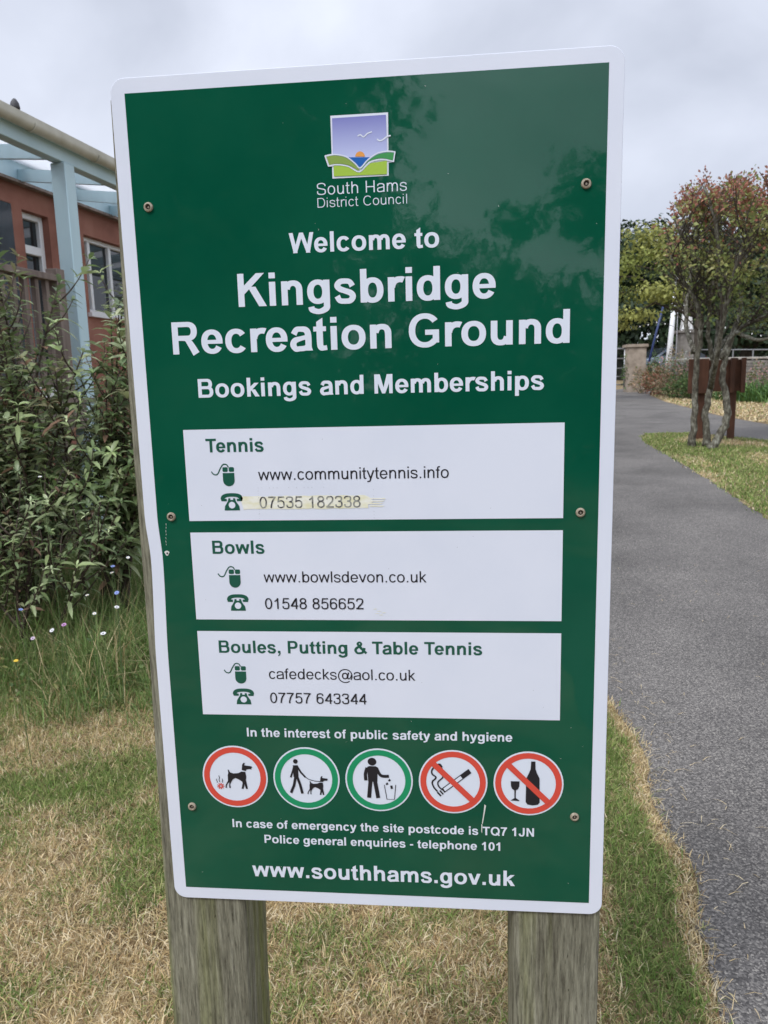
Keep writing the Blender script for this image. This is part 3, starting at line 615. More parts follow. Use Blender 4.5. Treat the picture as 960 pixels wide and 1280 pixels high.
# ================================================================ ground and path
m_soil = noisy('dry_turf', [(.30, (.07, .05, .03)), (.48, (.20, .15, .085)), (.62, (.36, .28, .165)), (.78, (.14, .13, .055))], 1.6, (1, 1, 1), 9, .95, .5, .03, .15, .68)
def sheet(name, mt, xs, ys, dz=0):
    V = [(x, y, gz(x, y)+dz) for y in ys for x in xs]; n = len(xs)
    F = [(j*n+i, j*n+i+1, (j+1)*n+i+1, (j+1)*n+i) for j in range(len(ys)-1) for i in range(n-1)]
    me = bpy.data.meshes.new(name); me.from_pydata(V, [], F); return link(name, me, mt)
ground = tag(sheet('ground', m_soil, [-150, -30, -8, 0, 8, 30, 150], [-60, -20, -5, 0, 5, 15, 30, 70, 300]), kind='structure')
m_tar = noisy('asphalt', [(.30, (.100, .094, .087)), (.5, (.134, .126, .117)), (.68, (.163, .153, .141))], 1.3, detail=4, rough=.85, bump=0, spec=.3); t, b, nn, ln = nodes(m_tar)
tc = nn('ShaderNodeTexCoord'); vo = nn('ShaderNodeTexVoronoi'); vo.inputs['Scale'].default_value = 200; rp = nn('ShaderNodeValToRGB'); e = rp.color_ramp.elements
e[0].position = 0; e[0].color = (.42, .42, .43, 1); e[1].position = 1; e[1].color = (2.1, 2.08, 2.0, 1); q = e.new(.55); q.color = (.9, .89, .9, 1); q = e.new(.86); q.color = (1.45, 1.44, 1.42, 1)
sx = nn('ShaderNodeSeparateColor'); mu = nn('ShaderNodeMix'); mu.data_type = 'RGBA'; mu.blend_type = 'MULTIPLY'; mu.inputs[0].default_value = 1
src = b.inputs['Base Color'].links[0].from_socket
ln(tc.outputs['Object'], vo.inputs['Vector']); ln(vo.outputs['Color'], sx.inputs[0]); ln(sx.outputs[0], rp.inputs[0]); ln(src, mu.inputs[6]); ln(rp.outputs[0], mu.inputs[7]); ln(mu.outputs[2], b.inputs['Base Color'])
bu = nn('ShaderNodeBump'); bu.inputs['Strength'].default_value = .9; bu.inputs['Distance'].default_value = .003; bu.invert = True; ln(vo.outputs['Distance'], bu.inputs['Height']); ln(bu.outputs[0], b.inputs['Normal'])
EDGE_L = [(.66, -6), (.70, -1), (.70, .5), (.74, .9), (.80, 1.12), (.77, 1.32), (.78, 1.55), (.83, 1.88), (.80, 2.1), (.74, 2.5), (.72, 4), (.80, 6), (.98, 9), (1.35, 13), (2.1, 18), (3.4, 24), (5.2, 29), (7.0, 33.4), (9, 37)]
EDGE_R = [(2.75, -6), (2.82, 0), (2.86, 3), (2.94, 6.02), (3.06, 7.15), (3.16, 8.33), (3.28, 9.9), (3.4, 12.3), (3.58, 13.4), (3.78, 13.95)]
BRANCH = [(4.3, 14.15), (4.77, 14.05), (5.48, 12.45), (6.6, 10.6), (9, 8.2), (14, 5), (15, 7.2), (10, 11.4), (7.6, 13.6), (6.66, 15.5), (6.55, 18), (6.7, 20.8), (6.9, 24), (7.5, 28.5), (8.5, 32.2), (10.3, 36)]
def jag(P, amp, step):
    o = []; rnd = random.Random(4)
    for (x0, y0), (x1, y1) in zip(P, P[1:]):
        n = max(1, int(math.hypot(x1-x0, y1-y0)/step)) if y0 < 15 else 1
        for i in range(n): o.append((x0+(x1-x0)*i/n+rnd.uniform(-amp, amp), y0+(y1-y0)*i/n))
    o.append(P[-1]); return o
jl = jag(EDGE_L, .012, .06); jr = jag(EDGE_R, .02, .12)
path_poly = jr+BRANCH+jl[::-1]
v, f = union_tris([path_poly]); me = bpy.data.meshes.new('path'); me.from_pydata([(x, y, gz(x, y)+.006) for x, y in v], [], f)
tag(link('path', me, m_tar), kind='structure')
def edge_x(E, y): return np.interp(y, [p[1] for p in E], [p[0] for p in E])
# ---------------------------------------------------------------- mown, drought-dry grass
m_grass = tinted('grass_blades', .65, .25, .38)
DRY = np.array([(.70, .55, .32), (.61, .47, .25), (.78, .65, .41), (.51, .39, .20), (.64, .54, .29), (.42, .29, .155)])
GRN = np.array([(.17, .27, .06), (.23, .32, .085), (.32, .38, .13), (.14, .22, .055), (.42, .43, .18)])
def grass_cols(x, y, green):
    n = len(x); g = rng.random(n) < green
    c = np.where(g[:, None], GRN[rng.integers(0, len(GRN), n)], DRY[rng.integers(0, len(DRY), n)])
    c = c*rng.uniform(.5, 1.3, (n, 1)); h = (rng.random(n) < .16) & ~g; c[h] = np.array((.88, .77, .54))*rng.uniform(.85, 1.08, (h.sum(), 1)); return c, g
def lawn(name, n, box, hmin, hmax, w, keep, greenf, label, lean=(.22, .95)):
    x = rng.uniform(box[0], box[1], n); y = rng.uniform(box[2], box[3], n); k = keep(x, y); x, y = x[k], y[k]
    c, g = grass_cols(x, y, greenf(x, y)); m = len(x)
    P = np.stack([x, y, SLOPE*(y+.93)], 1)
    H = rng.uniform(hmin, hmax, m)*np.where(g, 1.12, .95); ln_ = rng.uniform(lean[0], lean[1], m)*np.where(g, .85, 1)
    return tag(blades(name, P, H, np.full(m, w)*rng.uniform(.5, 1.7, m), np.clip(ln_, 0, 1), c, m_grass), label, 'grass', kind='stuff')
def green_near(x, y):
    g = np.clip((fnoise(x*2.6+3, y*2.6+1)-.50)*3.0+.29, .06, .75)
    left = np.clip((-x-.6)*.4, 0, .25)
    band = np.exp(-((x-(edge_x(EDGE_L, y)-.13))/.09)**2)
    g = np.clip(g+left*fnoise(x*5, y*5+4)+band*1.0, 0, .93)
    g = np.clip(g+.5*(fnoise(x*13+2, y*13)-.5)+.25*(fnoise(x*31, y*31)-.5), .04, .93)
    rim = (edge_x(EDGE_L, y)-x) < .035+.03*fnoise(x*0+3, y*6)
    g = np.where(rim, .06, g)
    patch = np.exp(-(((x+.35)/.35)**2+((y-.55)/.3)**2))           # bare, bleached patch between the posts
    return np.clip(g-patch*.35, .02, 1)
out_l = lambda x, y: (x < edge_x(EDGE_L, y)+.015*rng.normal(size=len(x))) & (fnoise(x*9, y*9) > .16)
lawn('grass', 250000, (-2.3, .92, .30, 2.6), .018, .055, .00125, out_l, green_near, 'short drought-bleached lawn around the sign posts, straw coloured with green patches')
lawn('grass', 22000, (-3.2, .9, 2.5, 9), .03, .07, .003, out_l, green_near, 'rougher dry lawn behind the sign, between the path and the bushes')
def green_isl(x, y):
    return np.clip((fnoise(x*1.1+3, y*.7+5)-.42)*4+.42+.4*np.exp(-(((x-edge_x(EDGE_R, y))-.55)/.35)**2)-.5*np.exp(-(((x-4.5)/.9)**2+((y-12.2)/.9)**2)), .05, .9)
def in_isl(x, y): return (x > np.where(y < 14, edge_x(EDGE_R, np.minimum(y, 13.95))+.03*rng.normal(size=len(x)), 99)) & ((y < 14.1-(x-4.4)*1.45) | (x < 4.7)) & (y < 14.05)
lawn('grass', 90000, (2.85, 7.2, 4.2, 14.1), .035, .07, .0045, in_isl, green_isl, 'pale mown grass island with a vivid green strip, under the twiggy tree')
def far_keep(x, y): return (x > np.interp(y, [13, 15.5, 18, 20.8, 24, 28.5, 32.2], [8.4, 6.7, 6.58, 6.75, 6.95, 7.55, 8.5])+.05) & (y < 31.5)
lawn('grass', 42000, (6.6, 15, 13.2, 31.5), .05, .11, .012, far_keep, lambda x, y: .10+0*x, 'straw-dry verge between the far path and the flower bed')
# loose straw blown onto the path
n = 300; y = rng.uniform(-.1, 4.5, n); x = edge_x(EDGE_L, y)+np.abs(rng.normal(0, .11, n))+rng.random(n)**12*1.6
P = np.stack([x, y, SLOPE*(y+.93)+.009], 1)
tag(blades('straw', P, rng.uniform(.012, .06, n), np.full(n, .0011), np.full(n, 1.0), DRY[rng.integers(0, 3, n)]*1.15, m_grass), 'loose straw and grass clippings scattered over the asphalt edge', 'straw', kind='stuff')
# ---------------------------------------------------------------- rank meadow under the bushes
def meadow_front(x): return 1.98+.10*np.sin(x*5)+.08*np.sin(x*13+1)
n = 36000; x = rng.uniform(-3.6, -.62, n); y = rng.uniform(1.9, 4.6, n); k = (y > meadow_front(x)+rng.normal(0, .05, n)) & (fnoise(x*3, y*3) > .22); x, y = x[k], y[k]; n = len(x)
gsel = rng.random(n) < .86; c = np.where(gsel[:, None], np.array([(.19, .30, .085), (.25, .35, .12), (.14, .23, .065), (.32, .37, .16)])[rng.integers(0, 4, n)], DRY[rng.integers(0, 6, n)])*rng.uniform(.7, 1.15, (n, 1))
dist = np.clip((y-meadow_front(x))/.5, .25, 1)
tag(blades('meadow_grass', np.stack([x, y, SLOPE*(y+.93)], 1), rng.uniform(.12, .46, n)*dist+.03, rng.uniform(.0012, .0032, n), rng.uniform(.05, .7, n), c, m_grass), 'tall uncut green grass at the foot of the bushes', 'grass', kind='stuff')
# small low leaves among the grass
n = 5200; x = rng.uniform(-3.4, -.8, n); y = rng.uniform(2.05, 3.6, n); k = fnoise(x*4+2, y*4) > .44; x, y = x[k], y[k]; n = len(x)
P = np.stack([x, y, SLOPE*(y+.93)+rng.random(n)**1.5*.20*np.clip((y-1.95)/.5, .2, 1)], 1); D = rng.normal(size=(n, 3)); D[:, 2] = np.abs(D[:, 2])*.5
m_leaf = tinted('leaf', .40, .5, .32)
tag(leaves('ground_cover', P, D, np.tile([0, 0, 1.], (n, 1))+rng.normal(0, .3, (n, 3)), rng.uniform(.015, .05, n), rng.uniform(.005, .014, n), np.array([(.11, .18, .05), (.15, .22, .07), (.25, .25, .09), (.08, .13, .04)])[rng.integers(0, 4, n)], m_leaf), 'low tangle of small leaves in the uncut grass', 'plants', kind='stuff')
# long dry stalks
n = 60; x = rng.uniform(-2.6, -1.1, n); y = rng.uniform(2.0, 2.7, n)
tag(blades('dry_stalks', np.stack([x, y, SLOPE*(y+.93)], 1), rng.uniform(.25, .6, n), np.full(n, .0014), rng.uniform(.2, .7, n), DRY[rng.integers(0, 3, n)], m_grass), 'long bleached grass stalks leaning out of the meadow edge', 'grass', kind='stuff')

# ================================================================ leafy bushes left of the sign
m_stem = noisy('dark_stem', [(.3, (.035, .022, .018)), (.7, (.085, .06, .045))], 40, rough=.7, bump=.2, dist=.002)
SHRUB = 1.12*np.array([(.165, .235, .09), (.21, .285, .12), (.125, .185, .075), (.27, .335, .15), (.20, .26, .15), (.22, .21, .12), (.40, .46, .26)])
def bez(a, b, c, n): return [a*(1-t)**2+b*2*t*(1-t)+c*t*t for t in [i/(n-1) for i in range(n)]]
def shrub(base, stems, label, seed, leafn=1.25, size=(.075, .135)):
    """stems: list of tip offsets from base"""
    rnd = random.Random(seed); nr = np.random.default_rng(seed)
    o = tag(empty('leafy_shrub', base), label, 'shrub', 'tall leafy shrubs beside the sign')
    mb = MB(); P = []; D = []; NN = []; LN = []; C = []
    def leafpair(p, d, k, sz, col):
        s = d.cross(Vector((0, 0, 1))); s = s.normalized() if s.length > .05 else Vector((1, 0, 0))
        s = Matrix.Rotation(k*1.57+rnd.uniform(-.5, .5), 3, d) @ s
        for sg in (1, -1):
            dd = (s*sg+d*rnd.uniform(.25, .8)+Vector((0, 0, rnd.uniform(-.1, .45)))).normalized()
            P.append(p); D.append(dd); nn_ = (d+Vector((rnd.uniform(-.3, .3), rnd.uniform(-.3, .3), .6))); NN.append(nn_); LN.append(sz*rnd.uniform(.5, 1.25)); C.append(col*nr.uniform(.75, 1.25))
    for tip in stems:
        tip = Vector(tip); r0 = Vector((rnd.uniform(-.12, .12), rnd.uniform(-.12, .12), 0))
        mid = r0*.7+Vector((tip.x*.25, tip.y*.25, tip.z*.55))+Vector((rnd.uniform(-.08, .08), rnd.uniform(-.08, .08), 0))
        Q = bez(r0, mid, tip, 14); mb.tube(Q, [.011*(1-.8*i/13)+.0015 for i in range(14)], 6)
        twigs = [(Q, .30)]
        for i in range(4, 13):
            for _ in range((2 if rnd.random() < .55 else 1) if Q[i].z < 1.35 else (1 if rnd.random() < .85 else 0)):
                d = (Q[i]-Q[i-1]).normalized(); a = rnd.uniform(0, 6.28); l = rnd.uniform(.16, .42)*(1.15-.4*i/13)
                out = Vector((math.cos(a), math.sin(a), rnd.uniform(.35, 1.1))).normalized()
                e = Q[i]+(out*.75+d*.4).normalized()*l; T = bez(Q[i], Q[i]+out*l*.45, e+Vector((0, 0, l*.15)), 7)
                mb.tube(T, [.0045*(1-.7*k/6)+.0008 for k in range(7)], 5); twigs.append((T, 0))
        for T, start in twigs:
            L_ = sum((T[i+1]-T[i]).length for i in range(len(T)-1)); cnt = max(3, int(L_/.042*leafn)); col = Vector(SHRUB[nr.integers(0, len(SHRUB))])
            for k in range(cnt):
                t_ = (start+(1-start)*(k+1)/cnt)*(len(T)-1); i = min(int(t_), len(T)-2); p = T[i].lerp(T[i+1], t_-i)
                if rnd.random() < .1: continue
                cc = col.lerp(Vector(SHRUB[nr.integers(0, len(SHRUB))]), .45)
                if rnd.random() < .05: cc = Vector((.26, .16, .11))
                leafpair(p, (T[i+1]-T[i]).normalized(), k, rnd.uniform(*size), np.array(cc))
            if T is not Q or True:
                d = (T[-1]-T[-2]).normalized()
                for k in range(2): leafpair(T[-1], d, k+.5, size[0]*.85, np.array(col)*1.35)
    mb.build('stems', m_stem, o, smooth=True)
    LN = np.array(LN); leaves('foliage', [tuple(p) for p in P], [tuple(d) for d in D], [tuple(q) for q in NN], LN, LN*rng.uniform(.12, .175, len(LN)), np.array(C), m_leaf, o, droop=.38, fold=.22)
    return o
g3 = gz(0, 3.0)
shrub((-2.30, 3.05, g3), [(-.55, -.05, 2.1), (-.25, .15, 2.15), (.0, -.15, 1.95), (.25, .1, 2.0), (-.1, .05, 2.2), (-.4, .2, 2.25), (.42, -.05, 1.6), (-.4, -.25, 1.4), (.1, -.3, 1.25), (-.75, .2, 1.8), (.55, .2, 1.2), (-.1, -.4, 1.0), (-.65, -.3, .95)],
      'tallest leafy shrub with dark stems, at the picture edge in front of the deck railing', 21)
shrub((-1.92, 3.15, g3), [(.10, .1, 1.85), (.30, 0, 1.98), (.45, .15, 1.95), (.2, .1, 2.0), (.18, -.2, 1.45), (.5, -.1, 1.35), (-.1, -.2, 1.5), (.35, -.3, 1.05), (.02, -.35, .9), (.55, .2, 1.6), (.6, -.2, .9)],
      'leafy shrub directly beside the left sign post, in front of the blue pillar', 33)
shrub((-2.95, 3.9, g3+.03), [(-.3, 0, 1.95), (.1, .1, 1.9), (-.05, .1, 2.15), (-.6, 0, 2.1), (.4, 0, 1.3), (-.1, -.2, 1.4), (.6, .1, 1.2), (.3, -.2, 1.1), (.8, .3, 1.3), (1.1, .2, 1.25), (-.5, -.1, 1.3), (.9, 0, .9)],
      'shrub at the back, its leaves against the brown railing posts', 45, 1.1)
shrub((-2.15, 2.62, gz(0, 2.6)), [(-.3, -.05, .62), (.05, -.1, .75), (.3, 0, .6), (-.55, 0, .7), (.5, .1, .72), (.15, .15, .9)], 'lowest leafy shrub, spreading over the meadow flowers', 57, .85, (.05, .09))
# ---------------------------------------------------------------- wild flowers
m_fstem = mat('flower_stem', (.09, .14, .05), .6)
def flower(px, py, d, col, centre, r, label, n=8):
    r *= .62; p = at(px, py, d); o = tag(empty('wild_flower', p), label, 'flower', 'wild flowers in the uncut grass'); rnd = random.Random(px*7+py)
    tilt = Matrix.Rotation(rnd.uniform(.2, .8), 4, 'X') @ Matrix.Rotation(rnd.uniform(-.4, .4), 4, 'Y'); V = []; F = []
    for k in range(n):
        a = 2*math.pi*k/n; c, s = math.cos(a), math.sin(a); w = r*.34
        pts = [(r*.15, -w*.4, 0), (r*.7, -w, .15*r), (r, 0, .1*r), (r*.7, w, .15*r), (r*.15, w*.4, 0)]; b0 = len(V)
        V += [tilt @ Vector((x*c-y*s, x*s+y*c, z)) for x, y, z in pts]; F.append(tuple(range(b0, b0+5)))
    MB().add(V, F).build('petals', mat('petals', tuple(q*.8 for q in col), .6), o)
    MB().lathe([(.02*r, -.05*r), (.28*r, 0), (.26*r, .14*r), (.05*r, .2*r)], 8, tilt).build('flower_centre', mat('flower_centre', centre, .7), o, smooth=True)
    g = gz(p.x, p.y)-p.z; MB().tube([(0, 0, -.003), (rnd.uniform(-.02, .02), .01, g*.5), (rnd.uniform(-.04, .04), .03, g)], [.0012, .0014, .0016], 5).build('flower_stalk', m_fstem, o)
Wt, Bl, Pk, Ye = (.82, .82, .82), (.24, .32, .62), (.50, .25, .48), (.80, .55, .05); dk, yc = (.03, .03, .05), (.6, .42, .05)
for px, py, d, c, ce, r, lb in ((129, 792, 3.05, Wt, dk, .020, 'white flower with a dark eye, largest of the meadow flowers beside the post'), (65, 788, 3.1, Wt, dk, .017, 'white flower with a dark eye, next to the pink one'),
        (80, 781, 3.1, Pk, dk, .018, 'magenta pink flower beside a white one'), (41, 798, 3.15, (.62, .50, .62), dk, .016, 'pale mauve flower low in the grass'), (20, 826, 2.75, Ye, yc, .015, 'single bright yellow flower low in the meadow'),
        (146, 759, 3.2, Wt, dk, .018, 'white flower just below the pair of blue ones'), (146, 741, 3.3, Bl, (.1, .12, .4), .019, 'upper pale blue flower near the post'), (141, 708, 3.4, Bl, (.08, .1, .35), .017, 'deep blue cornflower, highest of the meadow flowers'),
        (109, 744, 3.3, Wt, yc, .014, 'small white flower on a thin stem between dark shrub stems'), (118, 767, 3.2, Wt, yc, .014, 'small white flower under a drooping leaf'), (140, 716, 3.4, Wt, yc, .015, 'white flower just under the cornflower'),
        (160, 697, 3.5, Wt, yc, .014, 'white flower tucked against the sign post'), (26, 762, 3.2, Bl, (.08, .1, .35), .016, 'blue flower near the picture edge'), (50, 596, 3.2, Wt, (.7, .6, .1), .014, 'small white flower high among the shrub leaves')):
    flower(px, py, d, c, ce, r, lb)
# ================================================================ cafe building with its veranda
TH = R(7); bu_ = Vector((math.sin(TH), math.cos(TH), 0)); bn_ = Vector((math.cos(TH), -math.sin(TH), 0))
BM_ = Matrix((bn_, bu_, Vector((0, 0, 1)))).transposed().to_4x4(); BM_.translation = Vector((-3.0, 5.2, 0))
cafe = tag(empty('cafe_building'), 'terracotta rendered cafe building with a pale blue timber veranda and white windows', 'building'); cafe.matrix_world = BM_
m_terra = noisy('terracotta_render', [(.28, (.21, .092, .068)), (.5, (.28, .126, .093)), (.72, (.33, .16, .12))], 3, rough=.85, bump=.25, dist=.004, spec=.2)
m_blue = noisy('pale_blue_paint', [(.3, (.44, .60, .65)), (.7, (.51, .67, .72))], 5, (1, 1, .3), rough=.5, bump=.06, dist=.003)
m_upvc = mat('white_frame', (.72, .73, .74), .35)
m_glass = mat('window_glass', (.015, .02, .022), .03, 0, .6)
m_gut = noisy('cream_gutter', [(.3, (.42, .41, .33)), (.7, (.56, .55, .47))], 6, rough=.45, bump=0)
m_deck = noisy('grey_deck_wood', [(.3, (.13, .10, .085)), (.7, (.25, .20, .17))], 14, (1, 1, .15), rough=.85, bump=.3, dist=.004)
m_roof = mat('dark_roofing', (.08, .08, .085), .7)
m_poly = mat('clear_roofing', (.85, .87, .88), .15); t, b, nn, ln = nodes(m_poly)
tr = nn('ShaderNodeBsdfTranslucent'); tr.inputs[0].default_value = (.95, .97, 1, 1); tp = nn('ShaderNodeBsdfTransparent'); ms = nn('ShaderNodeMixShader'); ms.inputs[0].default_value = .45; m2 = nn('ShaderNodeMixShader'); m2.inputs[0].default_value = .85
ln(tp.outputs[0], ms.inputs[1]); ln(tr.outputs[0], ms.inputs[2]); ln(b.outputs[0], m2.inputs[1]); ln(ms.outputs[0], m2.inputs[2]); ln(m2.outputs[0], t.nodes['Material Output'].inputs[0])
WP = -1.46                                        # the wall plane, 1.46 m behind the veranda beam
# local axes: x towards the path, y along the building, z up
def holes_wall(openings, y0, y1, z0, z1, x0, x1):
    mb = MB(); ys = sorted({y0, y1, *[o for q in openings for o in q[:2]]})
    for a, c in zip(ys, ys[1:]):
        op = sorted([q for q in openings if q[0] <= a and q[1] >= c], key=lambda q: q[2]); z = z0
        for q in op:
            if q[2] > z: mb.box(x0, a, z, x1, c, q[2])
            z = q[3]
        if z < z1: mb.box(x0, a, z, x1, c, z1)
    return mb
OPEN = [(.10, 1.20, 1.5, 3.38), (1.36, 1.78, 1.5, 3.36), (2.40, 4.3, 2.42, 3.30), (5.4, 7.0, 2.4, 3.3)]
holes_wall(OPEN, -4.5, 11, -.4, 3.62, WP-.30, WP).build('wall', m_terra, cafe)
MB().box(-9.5, -4.5, -.4, -9.2, 11, 4.6).box(-9.198, -4.5, -.4, WP-.302, -4.2, 3.62).box(-9.198, 10.7, -.4, WP-.302, 11, 3.62).build('rear_wall', m_terra, cafe)
def window(y0, y1, z0, z1, bars, name='window', transom=None, fw=.062):
    """white frame with panes; bars: y positions of mullions; transom: a height, for the first light"""
    x0, x1 = WP-.16, WP-.075; mb = MB(); mb.box(x0, y0, z0, x1, y0+fw, z1).box(x0, y1-fw, z0, x1, y1, z1).box(x0, y0+fw, z0, x1, y1-fw, z0+fw).box(x0, y0+fw, z1-fw, x1, y1-fw, z1)
    for q in bars: mb.box(x0, q-fw*.55, z0+fw, x1, q+fw*.55, z1-fw)
    if transom: mb.box(x0+.002, y0+fw, transom-.045, x1+.004, y1-fw, transom+.045)
    f = mb.build(name, m_upvc, cafe, bevel=.006, seg=1)
    MB().box(x0+.03, y0+fw*.5, z0+fw*.5, x0+.042, y1-fw*.5, z1-fw*.5).build('pane', m_glass, f)
    MB().box(WP-.10, y0-.04, z0-.05, WP+.05, y1+.04, z0-.002).build('sill', m_upvc, f)
    blind = MB()
    for k in range(7): blind.box(x0-.02, y0+fw, z0+.1+k*(z1-z0-.2)/7, x0-.012, y1-fw, z0+.115+k*(z1-z0-.2)/7)
    return f
MB().box(WP-.06, .11, 1.5, WP+.012, 1.19, 3.37).build('dark_doorway', mat('dark_door', (.018, .022, .03), .2), cafe)
window(1.36, 1.78, 1.5, 3.36, [], transom=2.99)
w2 = window(2.40, 4.3, 2.42, 3.30, [2.60, 3.04, 3.6], fw=.05)
window(5.4, 7.0, 2.4, 3.3, [6.2])
MB().box(WP+.001, -4.5, 3.6, WP+.06, 11, 3.80).build('fascia_board', m_blue, cafe)
MB().box(WP-.001+.03, -4.5, 3.57, WP+.11, 11, 3.598).build('drip_board', m_deck, cafe)
for y in (-3.3, -.04, 3.1, 6.3, 9.5):
    MB().box(-.065, y-.065, .0, .065, y+.065, 3.298).build('veranda_post', m_blue, cafe, bevel=.006, seg=1)
MB().box(-.05, -4.2, 3.30, .05, 10.2, 3.455).build('front_beam', m_blue, cafe, bevel=.005, seg=1)
ys = [-4.2, -3.4, -2.6, -1.8, -.98, -.18, .63, 1.44, 2.25, 3.06, 3.87, 4.68, 5.5, 6.3, 7.1, 7.9, 8.7, 9.5]
for y in ys: MB().bar((-.052, y, 3.36), (WP+.062, y+.67, 3.66), .05, .11).build('rafter', m_blue, cafe)
rs = MB(); dz = (3.79-3.465)/(1.40)
rs.add([(x, y, 3.465+(-x-.05)*dz+h) for h in (0, .012) for y in (-4.2, 10.6) for x in (.02, WP)], [(0, 1, 3, 2), (4, 6, 7, 5), (0, 4, 5, 1), (2, 3, 7, 6), (0, 2, 6, 4), (1, 5, 7, 3)]); rs.build('veranda_roof', m_poly, cafe)
MB().add([(x, y, z) for y in (-4.7, 11.2) for x, z in ((WP+.12, 3.86), (-9.7, 4.75), (-9.7, 4.87), (WP+.12, 3.98))], [(0, 1, 2, 3), (7, 6, 5, 4), (0, 4, 5, 1), (1, 5, 6, 2), (2, 6, 7, 3), (3, 7, 4, 0)]).build('main_roof', m_roof, cafe)
gp = [(.108+.046*math.cos(R(a)), 3.435+.046*math.sin(R(a))) for a in range(180, 361, 15)]; gp = [(.053, 3.475), (.062, 3.45)]+gp+[(.154, 3.475), (.146, 3.475)]+[(.108+.038*math.cos(R(a)), 3.435+.038*math.sin(R(a))) for a in range(360, 179, -15)]+[(.068, 3.475)]
gut = MB().prism(gp, -4.2, 10.4, lambda p, t: (p[0], t, p[1])).build('gutter', m_gut, cafe, smooth='auto')
for y in (-1.35, -.55, .25, 1.05, 1.85):
    MB().prism([(.108+.053*math.cos(R(a)), 3.435+.053*math.sin(R(a))) for a in range(175, 366, 10)]+[(.108+.0475*math.cos(R(a)), 3.435+.0475*math.sin(R(a))) for a in range(365, 174, -10)], y, y+.03, lambda p, t: (p[0], t, p[1])).build('gutter_bracket', m_gut, gut)
# deck with railing
dk_ = MB()
for k in range(11): dk_.box(WP+.002+k*.14, -4.2, 1.41, WP+.134+k*.14, .05, 1.45)
deck = dk_.build('deck', m_deck, cafe)
MB().box(.02, -4.2, 1.2, .062, .05, 1.405).build('deck_fascia', m_deck, deck)
for y in (-3.9, -2.1, -.3): MB().box(-.11, y-.05, -.3, -.01, y+.05, 1.4).build('deck_support', m_deck, deck)
rail = MB().box(-.05, -4.1, 2.36, .05, -.31, 2.41).box(-.025, -4.1, 1.55, .02, -.31, 1.6).build('railing', m_deck, cafe, bevel=.004, seg=1)
for y in (-4.05, -2.15, -.265): MB().box(-.05, y-.05, 1.2, .051, y+.05, 2.46).build('railing_post', m_deck, rail, bevel=.004, seg=1)
for k in range(26):
    y = -.40-k*.125; MB().box(-.02, y-.02, 1.602, .018, y+.02, 2.358).build('baluster', m_deck, rail)
tag(MB().lathe([(.03, 0), (.034, .01), (.028, .04), (.016, .06), (.008, .068)], 10, Matrix.Translation(BM_ @ Vector((.13, -.72, 3.478)))).build('gutter_bird', mat('grey_plumage', (.06, .06, .065), .7), smooth=True), 'small dark bird at the near end of the cream gutter', 'finial')  # small dark bird on the gutter, turned as one plain lathe shape

